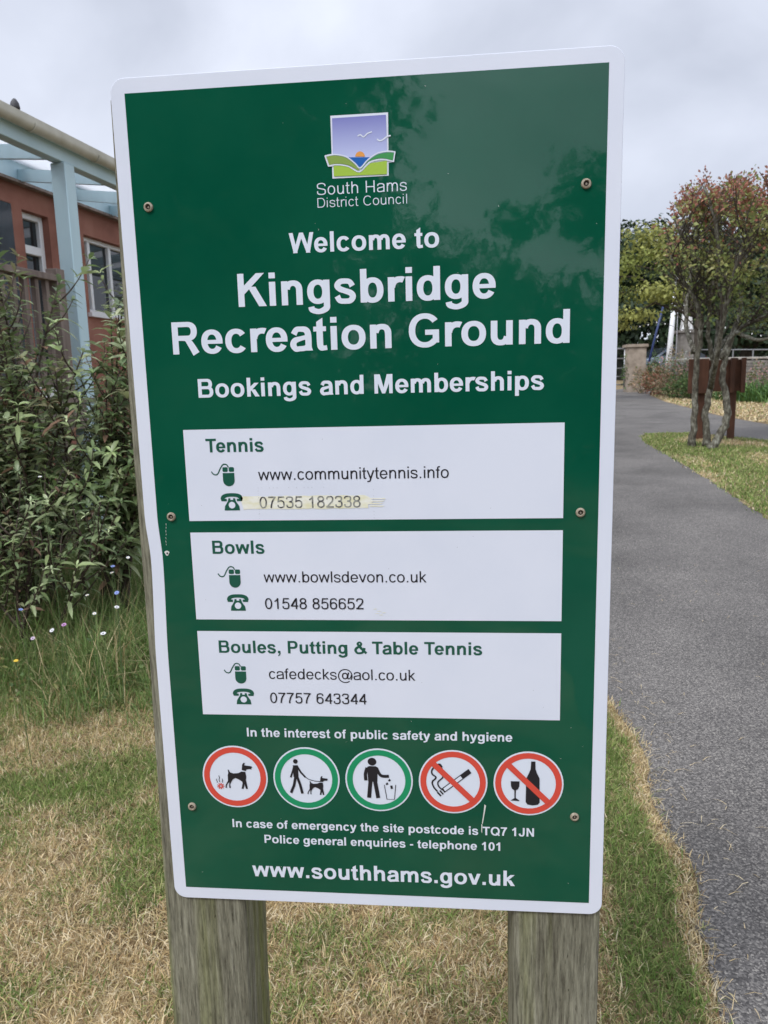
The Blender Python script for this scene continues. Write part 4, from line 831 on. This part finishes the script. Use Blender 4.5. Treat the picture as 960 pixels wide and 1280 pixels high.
# ================================================================ trees
BARK = [(.38, (.05, .044, .034)), (.48, (.095, .087, .066)), (.58, (.17, .165, .13)), (.66, (.30, .30, .255))]
m_bark = noisy('lichen_bark', BARK, 22, (1, 1, .5), 8, .9, .5, .008, .2, .65)
m_bark_d = noisy('dark_bark', [(.3, (.035, .028, .022)), (.7, (.10, .085, .065))], 14, (1, 1, .3), 6, .9, .4, .01, .2)
m_tleaf = tinted('tree_leaf', .5, .35, .3)
m_tleaf_d = tinted('dense_leaf', .6, .25, .12)
def twiggy_tree():
    D0 = 12.1; base = at(884, 556, D0); k = D0/FPX
    o = tag(empty('twiggy_tree', base), 'small multi-stemmed tree with lichened trunks, twiggy crown and reddish leaf tips', 'tree')
    X = cr.copy(); X.z = 0; X.normalize(); Y = Vector((-X.y, X.x, 0))
    def W(px, py, d=0):
        v = cr*((px-480)/FPX)+cu*((640-py)/FPX)+cf
        return CAM+v*(((base-CAM).dot(Y)+d)/v.dot(Y))-base
    def seen(p):
        v = p+base-CAM; q = v.dot(cf); return 480+FPX*v.dot(cr)/q, 640-FPX*v.dot(cu)/q
    rnd = random.Random(9); nr = np.random.default_rng(9)
    def top_at(px): return float(np.interp(px, (822, 834, 850, 880, 905, 920, 955, 1000), (300, 254, 234, 213, 224, 214, 206, 210)))
    limbs = [([(865, 555, .12), (868, 522, .1), (869, 488, .08), (871, 455, 0), (876, 415, -.1), (871, 378, -.2), (852, 348, -.3), (838, 318, -.35)], .062, .018),
             ([(884, 556, .1), (882, 520, .08), (888, 485, .1), (893, 450, .12), (899, 400, .2), (904, 350, .25), (899, 300, .3), (888, 250, .3)], .064, .016),
             ([(889, 560, -.2), (899, 545, -.2), (909, 522, -.2), (907, 495, -.2), (903, 470, -.2), (908, 446, -.2), (920, 415, -.3), (955, 395, -.5), (1005, 372, -.7)], .074, .02),
             ([(893, 455, .1), (885, 420, 0), (886, 380, -.2), (872, 335, -.4), (853, 295, -.5), (841, 272, -.5)], .042, .012),
             ([(902, 448, -.2), (924, 392, -.1), (926, 340, .1), (946, 288, .2), (962, 245, .2)], .046, .012),
             ([(899, 402, .2), (914, 335, .4), (914, 285, .5), (922, 232, .5)], .04, .011),
             ([(914, 335, .4), (948, 272, .2), (984, 222, .1)], .045, .013),
             ([(893, 452, .12), (905, 425, .5), (938, 400, .9), (985, 345, 1.2)], .04, .012), ([(888, 485, .1), (898, 440, -.5), (912, 360, -.9), (930, 300, -1.1)], .055, .013),
             ([(868, 440, 0), (858, 405, .5), (862, 350, .9), (870, 290, 1.0)], .05, .013), ([(920, 415, -.3), (950, 425, -.6), (990, 412, -.9)], .04, .012),
             ([(904, 350, .25), (935, 318, .5), (975, 290, .6), (1010, 262, .6)], .045, .012), ([(886, 380, -.2), (898, 330, -.7), (892, 270, -.9), (880, 232, -.9)], .045, .012),
             ([(955, 395, -.5), (985, 350, -.4), (1010, 300, -.3)], .045, .012), ([(946, 288, .2), (985, 262, .1), (1015, 225, 0)], .03, .01)]
    mb = MB(); ends = []
    for P, r0, r1 in limbs:
        Q = [Vector(q) for q in g_spline([tuple(W(*p)) for p in P], 5)]; n = len(Q)
        Q = [q+Vector((rnd.uniform(-1, 1), rnd.uniform(-1, 1), 0))*.012 for q in Q]
        rad = [r0*(1-i/(n-1))**.8*(1-r1/r0)+r1 for i in range(n)]
        if P[0][1] > 540: rad[0] *= 1.35; rad[1] *= 1.15; Q[0].z -= .08
        mb.tube(Q, [q*.9 for q in rad], 8)
        for i in range(n//3, n):
            if Q[i].z < 1.7: continue
            for _ in range(rnd.choice((1, 2, 2))):
                ends.append((Q[i], (Q[i]-Q[i-1]).normalized(), rnd.uniform(.45, 1.05)*(.7 if Q[i].z < 2.6 else 1), .012))
        ends.append((Q[-1], (Q[-1]-Q[-2]).normalized(), .7, .012)); 
    tips = []; tw = MB()
    def grow(p, d, l, r, lev):
        a = Vector((rnd.uniform(-1, 1), rnd.uniform(-1, 1), rnd.uniform(-.35, .8))); dd = (d*.55+a*.75).normalized()
        m = p+dd*l*.5+Vector((rnd.uniform(-1, 1), rnd.uniform(-1, 1), rnd.uniform(-1, 1)))*l*.08; e = p+dd*l+Vector((0, 0, rnd.uniform(-.02, .14)*l))
        q = seen(e)
        if q[1] < top_at(q[0])+4 or q[0] < 826: return
        tw.tube([p, m, e], [r, r*.75, r*.45], 5 if lev else 4, False)
        tips.append((e, dd, lev)); tips.append((m, dd, lev))
        if lev > 0:
            for q in (m, e, p.lerp(m, .6), m.lerp(e, .5)):
                if rnd.random() < .62: grow(q, dd, l*rnd.uniform(.4, .62), r*.6, lev-1)
    for p, d, l, r in ends: grow(p, d, l, r, 2)
    trunk = mb.build('trunk', m_bark, o, smooth=True); tw.build('twigs', m_bark_d, o, smooth=True)
    P = []; D = []; C = []; S_ = []
    for e, d, lev in tips:
        h = e.z; px, py = seen(e)
        if py < top_at(px)+rnd.uniform(-4, 7) or px < 824: continue
        red = np.clip((h-2.6)/1.4, 0, 1)*(.85 if px < 870 or h > 3.4 else .35); dens = ((8.5 if py < 275 else 3.4) if py < 410 else 2)*(.2 if px < 874 and py > 335 else 1)*(.12+2.6*max(0, float(fnoise(np.array([px*.07]), np.array([py*.07+3]))[0])-.28))
        if 905 < px < 945 and 290 < py < 330: dens *= .4
        cn = rnd.random()
        for _ in range(np.random.default_rng(rnd.randint(0, 1 << 30)).poisson(dens)):
            v = Vector(nr.normal(size=3)); P.append(e+v*.05); D.append((v+d*.8+Vector((0, 0, .2))).normalized()); S_.append(rnd.uniform(.045, .085))
            if rnd.random() < red*.95*(.5+cn): c = (np.array((.30, .11, .08)), np.array((.36, .155, .10)), np.array((.24, .12, .075)))[rnd.randint(0, 2)]
            elif py < 350: c = (np.array((.24, .27, .08)), np.array((.31, .30, .11)), np.array((.17, .21, .06)))[rnd.randint(0, 2)]
            else: c = (np.array((.14, .18, .05)), np.array((.19, .21, .065)), np.array((.09, .13, .04)))[rnd.randint(0, 2)]
            C.append(c*rnd.uniform(.75, 1.25))
    n = len(P); S_ = np.array(S_)
    leaves('crown', [tuple(p) for p in P], [tuple(d) for d in D], nr.normal(size=(n, 3)), S_, S_*.30, np.array(C), m_tleaf, o, simple=True, fold=.3, droop=.2)
twiggy_tree()
def clump_tree(name, px, base_py, d, blobs, tint, label, group, fork_at=.35, trunk_r=.22, leaf=.22, dens=120, seed=1, loc=None, mt=None, hgt=None):
    """blobs: (dx, dy, z, rx, rz) of foliage masses, metres from the foot; a limb runs to each"""
    nr = np.random.default_rng(seed); base = Vector(loc) if loc else at(px, base_py, d)
    o = tag(empty(name, base), label, 'tree', group); mb = MB()
    top = max(b_[2] for b_ in blobs); P = []; NN = []; C = []
    fork = Vector((0, 0, top*fork_at)); mb.tube([(0, 0, -.3), (.05, 0, top*.18), fork], [trunk_r*1.3, trunk_r, trunk_r*.85], 9)
    for bx, by, bz, rx, rz in blobs:
        e = Vector((bx, by, bz)); mb.tube([fork*.8, fork.lerp(e, .5)+Vector((0, 0, .3)), e], [trunk_r*.6, trunk_r*.35, trunk_r*.1], 6)
        n = int(dens*rx*rx*rz**.5*2); u = unit(nr.normal(size=(n, 3))); rr = nr.random(n)**.45
        wob = 1+.28*np.sin(u[:, 0]*5+seed)*np.sin(u[:, 2]*6+bx)+.18*np.sin(u[:, 1]*9+bz*3)
        q = u*(rr*wob)[:, None]*np.array([rx, rx, rz])+np.array([bx, by, bz]); 
        P.append(q); NN.append(u+nr.normal(0, .5, (n, 3))+np.array([0, 0, .5]))
        t_ = np.array(tint[int(nr.integers(0, len(tint)))]); cl = .8+.4*fnoise(q[:, 0]*2/leaf*.12+seed, q[:, 2]*2/leaf*.12+by)
        C.append(t_[None]*cl[:, None]*nr.uniform(.7, 1.3, (n, 1)))
    mb.build('trunk', m_bark_d, o, smooth=True)
    P = np.concatenate(P); NN = np.concatenate(NN); C = np.concatenate(C); n = len(P); D = np.cross(NN, nr.normal(size=(n, 3))); sz = leaf*nr.uniform(.6, 1.3, n)
    leaves('crown', P-unit(D)*sz[:, None]*.5, D, NN, sz, sz*.33, C, mt or m_tleaf_d, o, simple=True, droop=.25, fold=.25)
    return o
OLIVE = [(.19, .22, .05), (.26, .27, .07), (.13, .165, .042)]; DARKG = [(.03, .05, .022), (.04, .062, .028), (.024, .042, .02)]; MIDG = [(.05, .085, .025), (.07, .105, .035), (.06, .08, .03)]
clump_tree('layered_tree', 867, 492, 25, [(-2.4, 0, 4.3, 1.2, .6), (-1.2, .4, 4.8, 1.3, .55), (-.3, 0, 4.0, 1.2, .6), (-3.0, .3, 3.3, 1.3, .4), (-1.3, -.5, 3.3, 1.4, .4), (-1.7, 0, 5.2, .9, .4), (-.5, .2, 3.2, 1.1, .45), (-2.2, -.3, 2.6, 1.2, .25), (-3.8, .2, 4.0, 1.2, .6), (-2.7, .2, 2.3, .9, .16)], OLIVE,
           'yellow-green tree with layered branches, standing left of the twiggy tree', None, .60, .10, .14, 260, 3, mt=m_tleaf)
for i, (px, d, bl, lb) in enumerate((
        (772, 50, [(0, 0, 8.2, 3.6, 2.2), (-2.5, 0, 6.0, 3, 2.4), (2.4, .5, 6.2, 3, 2.4), (0, -1.5, 4.2, 3.4, 1.8), (3.8, 0, 4.2, 2.6, 1.6)], 'dark broad tree rising behind the gate post'),
        (838, 56, [(0, 0, 9.2, 4, 2.4), (-3, 0, 7.0, 3.2, 2.4), (3, .5, 6.8, 3.4, 2.4), (0, -1.5, 4.6, 4, 2), (4, 0, 4.4, 3, 1.8)], 'dark tree in the far row, behind the white mast'),
        (905, 52, [(0, 0, 8.2, 3.8, 2.2), (-3, 0, 6.4, 3, 2.2), (3, .5, 6.4, 3.2, 2.2), (0, -1.5, 4.2, 4, 1.8)], 'dark tree in the far row, right behind the twiggy crown'),
        (975, 55, [(0, 0, 9.4, 4, 2.6), (-3, 0, 7.2, 3.4, 2.4), (3, .5, 7, 3.4, 2.4), (0, -1.5, 4.4, 4, 2)], 'dark tree at the right end of the far row'),
        (930, 40, [(0, 0, 5.6, 2.6, 1.5), (-2, 0, 4.6, 2.2, 1.5), (2.2, .3, 4.6, 2.4, 1.6), (0, -.6, 2.8, 3, 1.4), (3.4, 0, 3, 2.2, 1.3), (-2.6, 0, 2.9, 2, 1.1)], 'nearest of the dark trees, filling the gap behind the twiggy trunks'),
        (590, 50, [(0, 0, 7.6, 3.6, 2), (-2.6, 0, 5.6, 3, 2.2), (2.6, .5, 5.8, 3, 2.2), (0, -1.2, 3.8, 3.6, 1.8)], 'dark rounded tree in the far row, wholly behind the sign board'),
        (470, 53, [(0, 0, 8.8, 3.6, 2.4), (-2.4, 0, 6.4, 3, 2.2), (2.6, .5, 6.2, 3, 2.2), (0, -1.2, 4, 3.6, 1.8)], 'tall dark tree in the far row, beyond the cafe end of the path'),
        (700, 54, [(0, 0, 9.0, 4, 2.4), (-3, 0, 7.0, 3.2, 2.4), (3, .5, 6.8, 3.4, 2.4), (0, -1.5, 4.6, 4, 2)], 'dark tree in the far row, mostly behind the sign board'))):
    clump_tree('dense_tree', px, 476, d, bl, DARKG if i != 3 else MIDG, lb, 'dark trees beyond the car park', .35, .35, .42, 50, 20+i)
# dark hedge under the far trees
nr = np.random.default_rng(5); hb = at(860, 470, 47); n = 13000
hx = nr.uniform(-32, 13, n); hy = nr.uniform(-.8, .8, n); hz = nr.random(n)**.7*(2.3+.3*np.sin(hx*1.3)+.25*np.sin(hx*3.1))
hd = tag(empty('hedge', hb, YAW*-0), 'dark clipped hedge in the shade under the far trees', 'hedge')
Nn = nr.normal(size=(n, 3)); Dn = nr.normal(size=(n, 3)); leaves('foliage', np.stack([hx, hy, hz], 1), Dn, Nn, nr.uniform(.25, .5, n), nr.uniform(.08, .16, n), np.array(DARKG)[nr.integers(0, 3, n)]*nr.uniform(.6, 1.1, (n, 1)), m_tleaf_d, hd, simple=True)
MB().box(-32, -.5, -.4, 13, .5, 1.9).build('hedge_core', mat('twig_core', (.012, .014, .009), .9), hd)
# trees behind the viewpoint, seen mirrored in the gloss of the board
for i, (az, dist, bl) in enumerate(((-19, 12.0, [(0, 0, 6.8, 2.3, 1.7), (-1.8, 0, 5.2, 2.2, 1.8), (1.5, 0, 5.1, 1.9, 1.6), (0, 0, 3.4, 2.6, 1.5), (-3, 0, 3.6, 2, 1.5), (0, 0, 1.4, 3.4, 1.3), (1.6, 0, 7.2, 1.2, .8)]), (14, 15.0, [(1.9, 0, 5.8, 1.8, 1.2), (-.7, 0, 5.3, 1.3, 1.0), (.6, 0, 6.2, 1.1, .6), (2.6, 0, 6.9, .9, .5), (1.6, 0, 4.0, 2.2, 1.3), (0, 0, 2.6, 2.8, 1.3), (-3.2, 0, 2.8, 2.0, 1.2), (0, 0, 1.2, 3, 1.1)]), (-40, 14, [(0, 0, 7, 3, 2), (-2.4, 0, 5, 2.6, 2), (2.2, 0, 5, 2.6, 2), (0, 0, 3, 3, 1.6), (0, 0, 1.3, 3.6, 1.2)]), (2.0, 17.5, [(-.6, 0, 4.6, 1.0, .7), (.9, 0, 5.6, .9, .6), (-1.2, 0, 5.6, .5, .35), (0, 0, 3.8, 2.0, .9), (-2, 0, 4.9, 1.2, 1.0), (0, 0, 2.4, 2.6, 1.4), (0, 0, 1.2, 3, 1.1)]))):
    a = R(az); x, y = .1+dist*math.sin(a), -dist*math.cos(a)
    clump_tree('broad_tree', 0, 0, 0, bl, MIDG, ('broad leafy tree across the lawn facing the board', 'rounded leafy tree with a low crown facing the board', 'large leafy tree by the lawn corner facing the board', 'small thin-topped tree facing the board')[i], 'trees facing the board', .35, .25, .26, (420, 170, 300, 170)[i], 70+i, loc=(x, y, gz(x, y)))

# ================================================================ rusty notice board under the tree
m_corten = noisy('rusted_steel', [(.3, (.042, .020, .012)), (.55, (.085, .037, .021)), (.8, (.13, .058, .034))], 9, (1, 1, .25), 6, .8, .15, .003, .3)
nb_ = at(892, 548, 13.2); nbd = tag(empty('rusty_notice_board', nb_, YAW+R(4)*-1), 'rust-brown steel notice board on two posts, half hidden behind the tree trunks', 'notice board')
kk = 13.2/FPX
MB().box(-32*kk, .0, 58*kk, 30*kk, .03, 96*kk).build('panel', m_corten, nbd, bevel=.004, seg=1)
for x0, x1 in ((-33, -26), (15, 20), (27, 32), (-21, -10)):
    MB().box(x0*kk, -.07, 56*kk, x1*kk, -.002, 98*kk).build('frame_rib', m_corten, nbd, bevel=.004, seg=1)
for x in (-16, 20): MB().box((x-4)*kk, .032, -.3, (x+4)*kk, .12, 98*kk).build('post', m_corten, nbd, bevel=.004, seg=1)
# ================================================================ gate, pillar, wall, flower bed
m_stone = noisy('grey_stone', [(.3, (.10, .09, .08)), (.55, (.19, .175, .155)), (.8, (.29, .27, .24))], 3.2, detail=8, rough=.9, bump=.5, dist=.03)
kg = 31.5/FPX; gb = at(794, 490, 31.5)
tag(MB().box(-13*kg, -13*kg, -.3, 9*kg, 10*kg, 54*kg).box(-15*kg, -15*kg, 54*kg+.002, 11*kg, 12*kg, 58*kg).build('gate_pillar', noisy('pillar_stone', [(.3, (.20, .16, .12)), (.7, (.36, .30, .24))], 4, rough=.9, bump=.5, dist=.02), bevel=.02), 'square buff stone gate pillar with a flat cap beside the path end', 'pillar').location = gb
m_gal = mat('galvanised_steel', (.42, .43, .44), .45, .5)
gg = at(768, 487, 31.6); gate = tag(empty('metal_gate', gg, R(8)), 'pale tubular metal gate across the far end of the path', 'gate')
for z in (50, 38, 26, 16, 6): MB().tube([(-62*kg, 0, z*kg), (12*kg, 0, z*kg)], .035 if z == 50 else .025, 8).build('rail', m_gal, gate, smooth=True)
for x in (-62, -25, 12): MB().tube([(x*kg, 0, 3*kg), (x*kg, 0, 52*kg)], .035, 8).build('upright', m_gal, gate, smooth=True)
# rubble wall: courses of separate stones set in one body
def rubble_wall(name, a, b, h, th, label, seed):
    rnd = random.Random(seed); a, b = Vector(a), Vector(b); d = (b-a); L_ = d.length; d.normalize(); o = tag(empty(name, a, math.atan2(d.y, d.x)), label, 'wall'); mb = MB(); z = -.1; dzs = (b.z-a.z)/L_
    while z < h-.12:
        c = rnd.uniform(.07, .13); x = 0
        while x < L_:
            w = rnd.uniform(.18, .5); p = rnd.uniform(0, .035); s = x*dzs
            mb.box(x+.008, -th/2-p, z+s+.007, min(x+w, L_)-.008, th/2+p, z+s+c-.007); x += w
        z += c
    mb.build('stones', m_stone, o, bevel=.012, seg=1)
    MB().add([(x, y, q+x*dzs) for x in (0, L_) for y in (-th/2+.02, th/2-.02) for q in (-.3, h-.03)], [(0, 1, 3, 2), (4, 6, 7, 5), (0, 4, 5, 1), (2, 3, 7, 6), (0, 2, 6, 4), (1, 5, 7, 3)]).build('mortar', mat('lime_mortar', (.12, .11, .095), .95), o)
    cp = MB(); x = 0
    while x < L_-.2:
        w = rnd.uniform(.4, .7); s = x*dzs; cp.box(x, -th/2-.05, h+s+.002, min(x+w, L_)-.01, th/2+.05, h+s+rnd.uniform(.07, .10)); x += w
    cp.build('coping', noisy('coping_stone', [(.3, (.25, .23, .20)), (.7, (.42, .39, .34))], 5, rough=.9, bump=.4, dist=.02), o, bevel=.012, seg=1)
wa, wb = at(842, 486, 32.5), at(1060, 489, 26)
rubble_wall('rubble_wall', wa, wb, 1.18, .4, 'low grey rubble stone wall with pale coping behind the flower bed', 8)
# flower bed plants: a mixed border, each plant a thing
m_pleaf = tinted('border_leaf', .55, .3, .2)
def border_plant(px, py, d, h, w, kind, label, seed):
    nr = np.random.default_rng(seed); p = on_ground(px, py); o = tag(empty('border_plant', p), label, 'plant', 'plants of the mixed flower border')
    if kind == 'strap':
        n = 160; a = nr.uniform(-1, 1, (n, 2))*w*.5; P = np.stack([a[:, 0], a[:, 1]*.6, 0*a[:, 0]], 1); c = np.array([(.07, .15, .035), (.11, .20, .05), (.05, .11, .03)])[nr.integers(0, 3, n)]*nr.uniform(.8, 1.2, (n, 1))
        blades('leaves', P, nr.uniform(.6, 1.1, n)*h, np.full(n, .022), nr.uniform(.2, .75, n), c, m_pleaf, o, curl=.5); return
    cols = {'tan': [(.36, .25, .16), (.42, .30, .20), (.22, .17, .09), (.11, .14, .05)], 'pink': [(.42, .24, .23), (.30, .22, .15), (.12, .16, .06), (.09, .13, .045)], 'rust': [(.26, .11, .065), (.30, .15, .09), (.12, .11, .05)], 'green': [(.06, .11, .035), (.09, .15, .05), (.13, .18, .06)], 'silver': [(.25, .27, .24), (.14, .18, .10), (.32, .34, .31)]}[kind]
    n = 700; u = unit(nr.normal(size=(n, 3))); rr = nr.random(n)**.4; P = u*rr[:, None]*np.array([w*.5, w*.4, h*.5])+np.array([0, 0, h*.5]); P[:, 2] = np.maximum(P[:, 2]*(1+.2*np.sin(P[:, 0]*14+seed)), .02)
    c = np.array(cols)[nr.integers(0, len(cols), n)]*nr.uniform(.75, 1.25, (n, 1)); sz = nr.uniform(.06, .15, n); D = u+np.array([0, 0, .7])+nr.normal(0, .5, (n, 3))
    leaves('foliage', P, D, nr.normal(size=(n, 3)), sz, sz*.24, c, m_pleaf, o, simple=True)
    mb = MB()
    for k in range(9): q = P[k*20]; mb.tube([(q[0]*.3, q[1]*.3, -.05), (q[0]*.7, q[1]*.7, q[2]*.5), tuple(q)], [.012, .009, .005], 5, False)
    mb.build('stems', m_stem, o)
for i, (px, py, h, w, kd, lb) in enumerate(((790, 490, 1.5, .9, 'green', 'tall green climber leaning against the gate pillar'), (806, 492, 1.05, 1.2, 'tan', 'straw-coloured seed heads next to the gate pillar'), (816, 486, 1.5, 1.2, 'green', 'dark green bush at the back of the border near the car'),
        (822, 494, .95, 1.2, 'rust', 'rust-brown clump at the front of the border'), (832, 488, 1.45, 1.3, 'pink', 'pinkish flowering plant in the middle of the border'), (838, 496, .9, 1.2, 'tan', 'buff grassy clump low in the border'), (848, 488, 1.4, 1.2, 'silver', 'silvery plant below the statue plinth'),
        (850, 498, .75, 1.2, 'green', 'low fresh green plant at the border front'), (858, 495, 1.3, 1.0, 'pink', 'pink plant at the left edge of the notice board'), (866, 499, .9, 1.0, 'green', 'broad green plant partly behind the notice board'), (800, 486, 1.2, .8, 'pink', 'pale pink plant close behind the pillar'),
        (842, 484, 1.7, 1.0, 'tan', 'tallest dry plant in front of the plinth'), (884, 498, 1.0, 1.4, 'green', 'green plant seen between the tree trunks'),
        (925, 500, .95, 1.5, 'strap', 'fresh green strap-leaved clump right of the notice board'), (941, 501, 1.0, 1.5, 'strap', 'middle strap-leaved clump under the stone wall'), (957, 502, .95, 1.5, 'strap', 'strap-leaved clump at the picture edge under the wall'), (975, 503, .95, 1.5, 'strap', 'strap-leaved clump just past the picture edge'), (950, 492, 1.1, 1.2, 'pink', 'purple-pink plant growing against the stone wall'))):
    border_plant(px, py, 0, h, w, kd, lb, 200+i)
# ================================================================ mast, guy, statue, car, lights, railing beyond
m_wpaint = mat('white_paint', (.74, .75, .76), .4)
km = 36/FPX; mb0 = at(833, 470, 36); mt_ = tag(empty('white_mast', mb0), 'slim white mast rising in front of the far trees', 'mast')
MB().tube([(0, 0, -.4), (4*km, 0, 55*km), (9*km, .1, 130*km)], [.14, .12, .08], 12).build('pole', m_wpaint, mt_, smooth=True)
MB().lathe([(.1, 0), (.12, .05), (.08, .12), (.01, .16)], 12, Matrix.Translation((9.1*km, .1, 130*km))).build('finial', m_wpaint, mt_, smooth=True)
MB().tube([(11*km, .1, 108*km), (11.5*km, .1, 30*km), (10*km, .1, 10*km)], .018, 6).build('halyard', mat('grey_rope', (.3, .3, .32), .7), mt_, smooth=True)
MB().tube([(-.02, 0, 6*km), (10*km, .1, 9*km)], .03, 6).build('cleat', m_gal, mt_)
gs = at(806, 462, 35.5); tag(MB().tube([(0, 0, -.5), (12*km, 0, 44*km), (22*km, .2, 82*km)], .05, 8).build('blue_spar', mat('blue_paint', (.018, .035, .12), .4), smooth=True), 'dark blue spar leaning beside the white mast', 'spar').location = gs
sb = at(855, 462, 36.5); ks = 36.5/FPX; stt = tag(empty('memorial_statue', sb), 'white statue in long robes on a stepped grey stone plinth', 'statue')
m_marble = noisy('white_stone', [(.3, (.62, .62, .60)), (.7, (.76, .76, .75))], 6, rough=.7, bump=.2, dist=.02)
pl = MB(); pl.box(-14*ks, -14*ks, -.6, 20*ks, 14*ks, 12*ks).box(-9*ks, -9*ks, 12*ks+.002, 11*ks, 9*ks, 44*ks).box(-12*ks, -12*ks, 44*ks+.002, 14*ks, 12*ks, 48*ks); pl.build('plinth', m_stone, stt, bevel=.03)
tr_ = Matrix.Translation((1*ks, 0, 48*ks))
MB().lathe([(7.5*ks, .002), (8*ks, 1.5*ks), (7.2*ks, 3*ks), (6.2*ks, 7*ks), (5.0*ks, 13*ks), (4.6*ks, 20*ks), (5.2*ks, 28*ks), (4.4*ks, 32*ks), (5.6*ks, 38*ks), (6.4*ks, 44*ks), (5.2*ks, 47.5*ks), (2.0*ks, 49*ks), (1.9*ks, 51*ks), (3.0*ks, 53*ks), (3.3*ks, 56*ks), (2.6*ks, 59*ks), (.5*ks, 60.5*ks)], 18, tr_).build('robed_figure', m_marble, stt, smooth=True)
for k in range(9):
    a = k*.7; MB().tube([tr_ @ Vector((7.0*ks*math.cos(a), 7.0*ks*math.sin(a), 2*ks)), tr_ @ Vector((4.9*ks*math.cos(a+.1), 4.9*ks*math.sin(a+.1), 14*ks)), tr_ @ Vector((4.8*ks*math.cos(a), 4.8*ks*math.sin(a), 27*ks))], [.04, .05, .03], 6).build('robe_fold', m_marble, stt, smooth=True)
for s in (-1, 1): MB().tube([tr_ @ Vector((5.6*ks*s, -.5*ks, 44*ks)), tr_ @ Vector((6.4*ks*s, -3*ks, 36*ks)), tr_ @ Vector((2.0*ks*s, -5.5*ks, 35*ks))], [.10, .085, .06], 8).build('arm', m_marble, stt, smooth=True)
# parked car, three-quarter view behind the border
cb = at(832, 462, 41); car = tag(empty('parked_car', cb, R(20)), 'silver blue hatchback parked in the shade beyond the flower border', 'car'); cb2 = cb.copy(); cb2.z = cb.z-.25; car.location = cb2
m_car = mat('silver_blue_paint', (.20, .24, .30), .25, .5, .5, .8); m_tyre = mat('tyre_rubber', (.02, .02, .02), .8); m_cglass = mat('car_glass', (.02, .025, .03), .03)
prof = [(-1.95, .35), (-2.0, .62), (-1.9, .82), (-1.2, .93), (-.45, 1.36), (.2, 1.46), (1.1, 1.42), (1.75, 1.05), (1.98, .92), (2.0, .55), (1.92, .33), (1.55, .3), (1.48, .52), (1.25, .64), (1.02, .52), (.95, .28), (-.95, .28), (-1.02, .52), (-1.25, .64), (-1.48, .52), (-1.55, .3)]
MB().prism(prof, -.84, .84, lambda p, t: (p[0], t, p[1])).build('body', m_car, car, bevel=.07, seg=3)
for s in (-1, 1):
    MB().prism([(-.95, .98), (-.42, 1.30), (.18, 1.38), (.18, .98)], s*.842, s*.852, lambda p, t: (p[0], t, p[1])).build('side_window', m_cglass, car)
    MB().prism([(.26, .98), (.26, 1.38), (1.02, 1.34), (1.5, 1.05), (1.42, .98)], s*.842, s*.852, lambda p, t: (p[0], t, p[1])).build('side_window', m_cglass, car)
    MB().box(-2.01, s*.62-.16, .66, -1.90, s*.62+.16, .80).build('headlight', mat('lamp_glass', (.6, .6, .6), .1), car, bevel=.03)
    MB().box(1.92, s*.66-.1, .72, 2.02, s*.66+.1, .95).build('tail_light', mat('red_lamp', (.3, .02, .02), .2), car, bevel=.02)
    for x in (-1.25, 1.25):
        tm = Matrix.Translation((x, s*.76, .31)) @ Matrix.Rotation(R(90), 4, 'X')
        wh = MB().lathe([(.2, -.1), (.3, -.1), (.32, -.06), (.32, .06), (.3, .1), (.2, .1)], 20, tm).build('wheel', m_tyre, car, smooth='auto')
        MB().lathe([(.04, -.11), (.19, -.108), (.2, -.08), (.2, .08), (.19, .108), (.04, .11)], 12, tm).build('rim', m_gal, wh, smooth='auto')
MB().add([(-1.22, -.70, .975), (-1.22, .70, .975), (-.50, .60, 1.365), (-.50, -.60, 1.365)], [(0, 1, 2, 3)]).build('windscreen', m_cglass, car)
# festoon lights slung between the trees
m_bulb = mat('white_bulb', (.8, .8, .78), .3); m_wire = mat('black_wire', (.02, .02, .02), .6)
fa, fb = at(740, 396, 33.5), at(1010, 412, 30.5); fe = tag(empty('festoon_lights', fa), 'string of small white bulbs slung in front of the dark trees', 'lights')
nF = 26; pts = [fa.lerp(fb, i/(nF-1))-fa-Vector((0, 0, .35*math.sin(math.pi*((i/(nF-1)*3) % 1)))) for i in range(nF)]
MB().tube(pts, .008, 4).build('wire', m_wire, fe)
for i, q in enumerate(pts[1:-1]):
    if i == 0:
        bl0 = MB().lathe([(.008, .0), (.010, -.015), (.02, -.028), (.022, -.045), (.014, -.062), (.003, -.07)], 8).build('bulb', m_bulb, fe, smooth=True); bl = bl0
    else: bl = bl0.copy(); COL.objects.link(bl); bl.parent = fe
    bl.location = q
# rail fence beyond the wall
m_dull = mat('dull_steel', (.2, .205, .21), .6, .3); ra, rb = at(868, 466, 38), at(1050, 470, 33); rf = tag(empty('rail_fence', ra), 'grey metal rail fence beyond the stone wall', 'fence'); dd = rb-ra
for z in (.75, 1.15): MB().tube([(0, 0, z), tuple(dd+Vector((0, 0, z)))], .03, 6).build('rail', m_dull, rf)
for i in range(8): MB().tube([tuple(dd*i/7+Vector((0, 0, -.3))), tuple(dd*i/7+Vector((0, 0, 1.18)))], .035, 6).build('post', m_dull, rf)
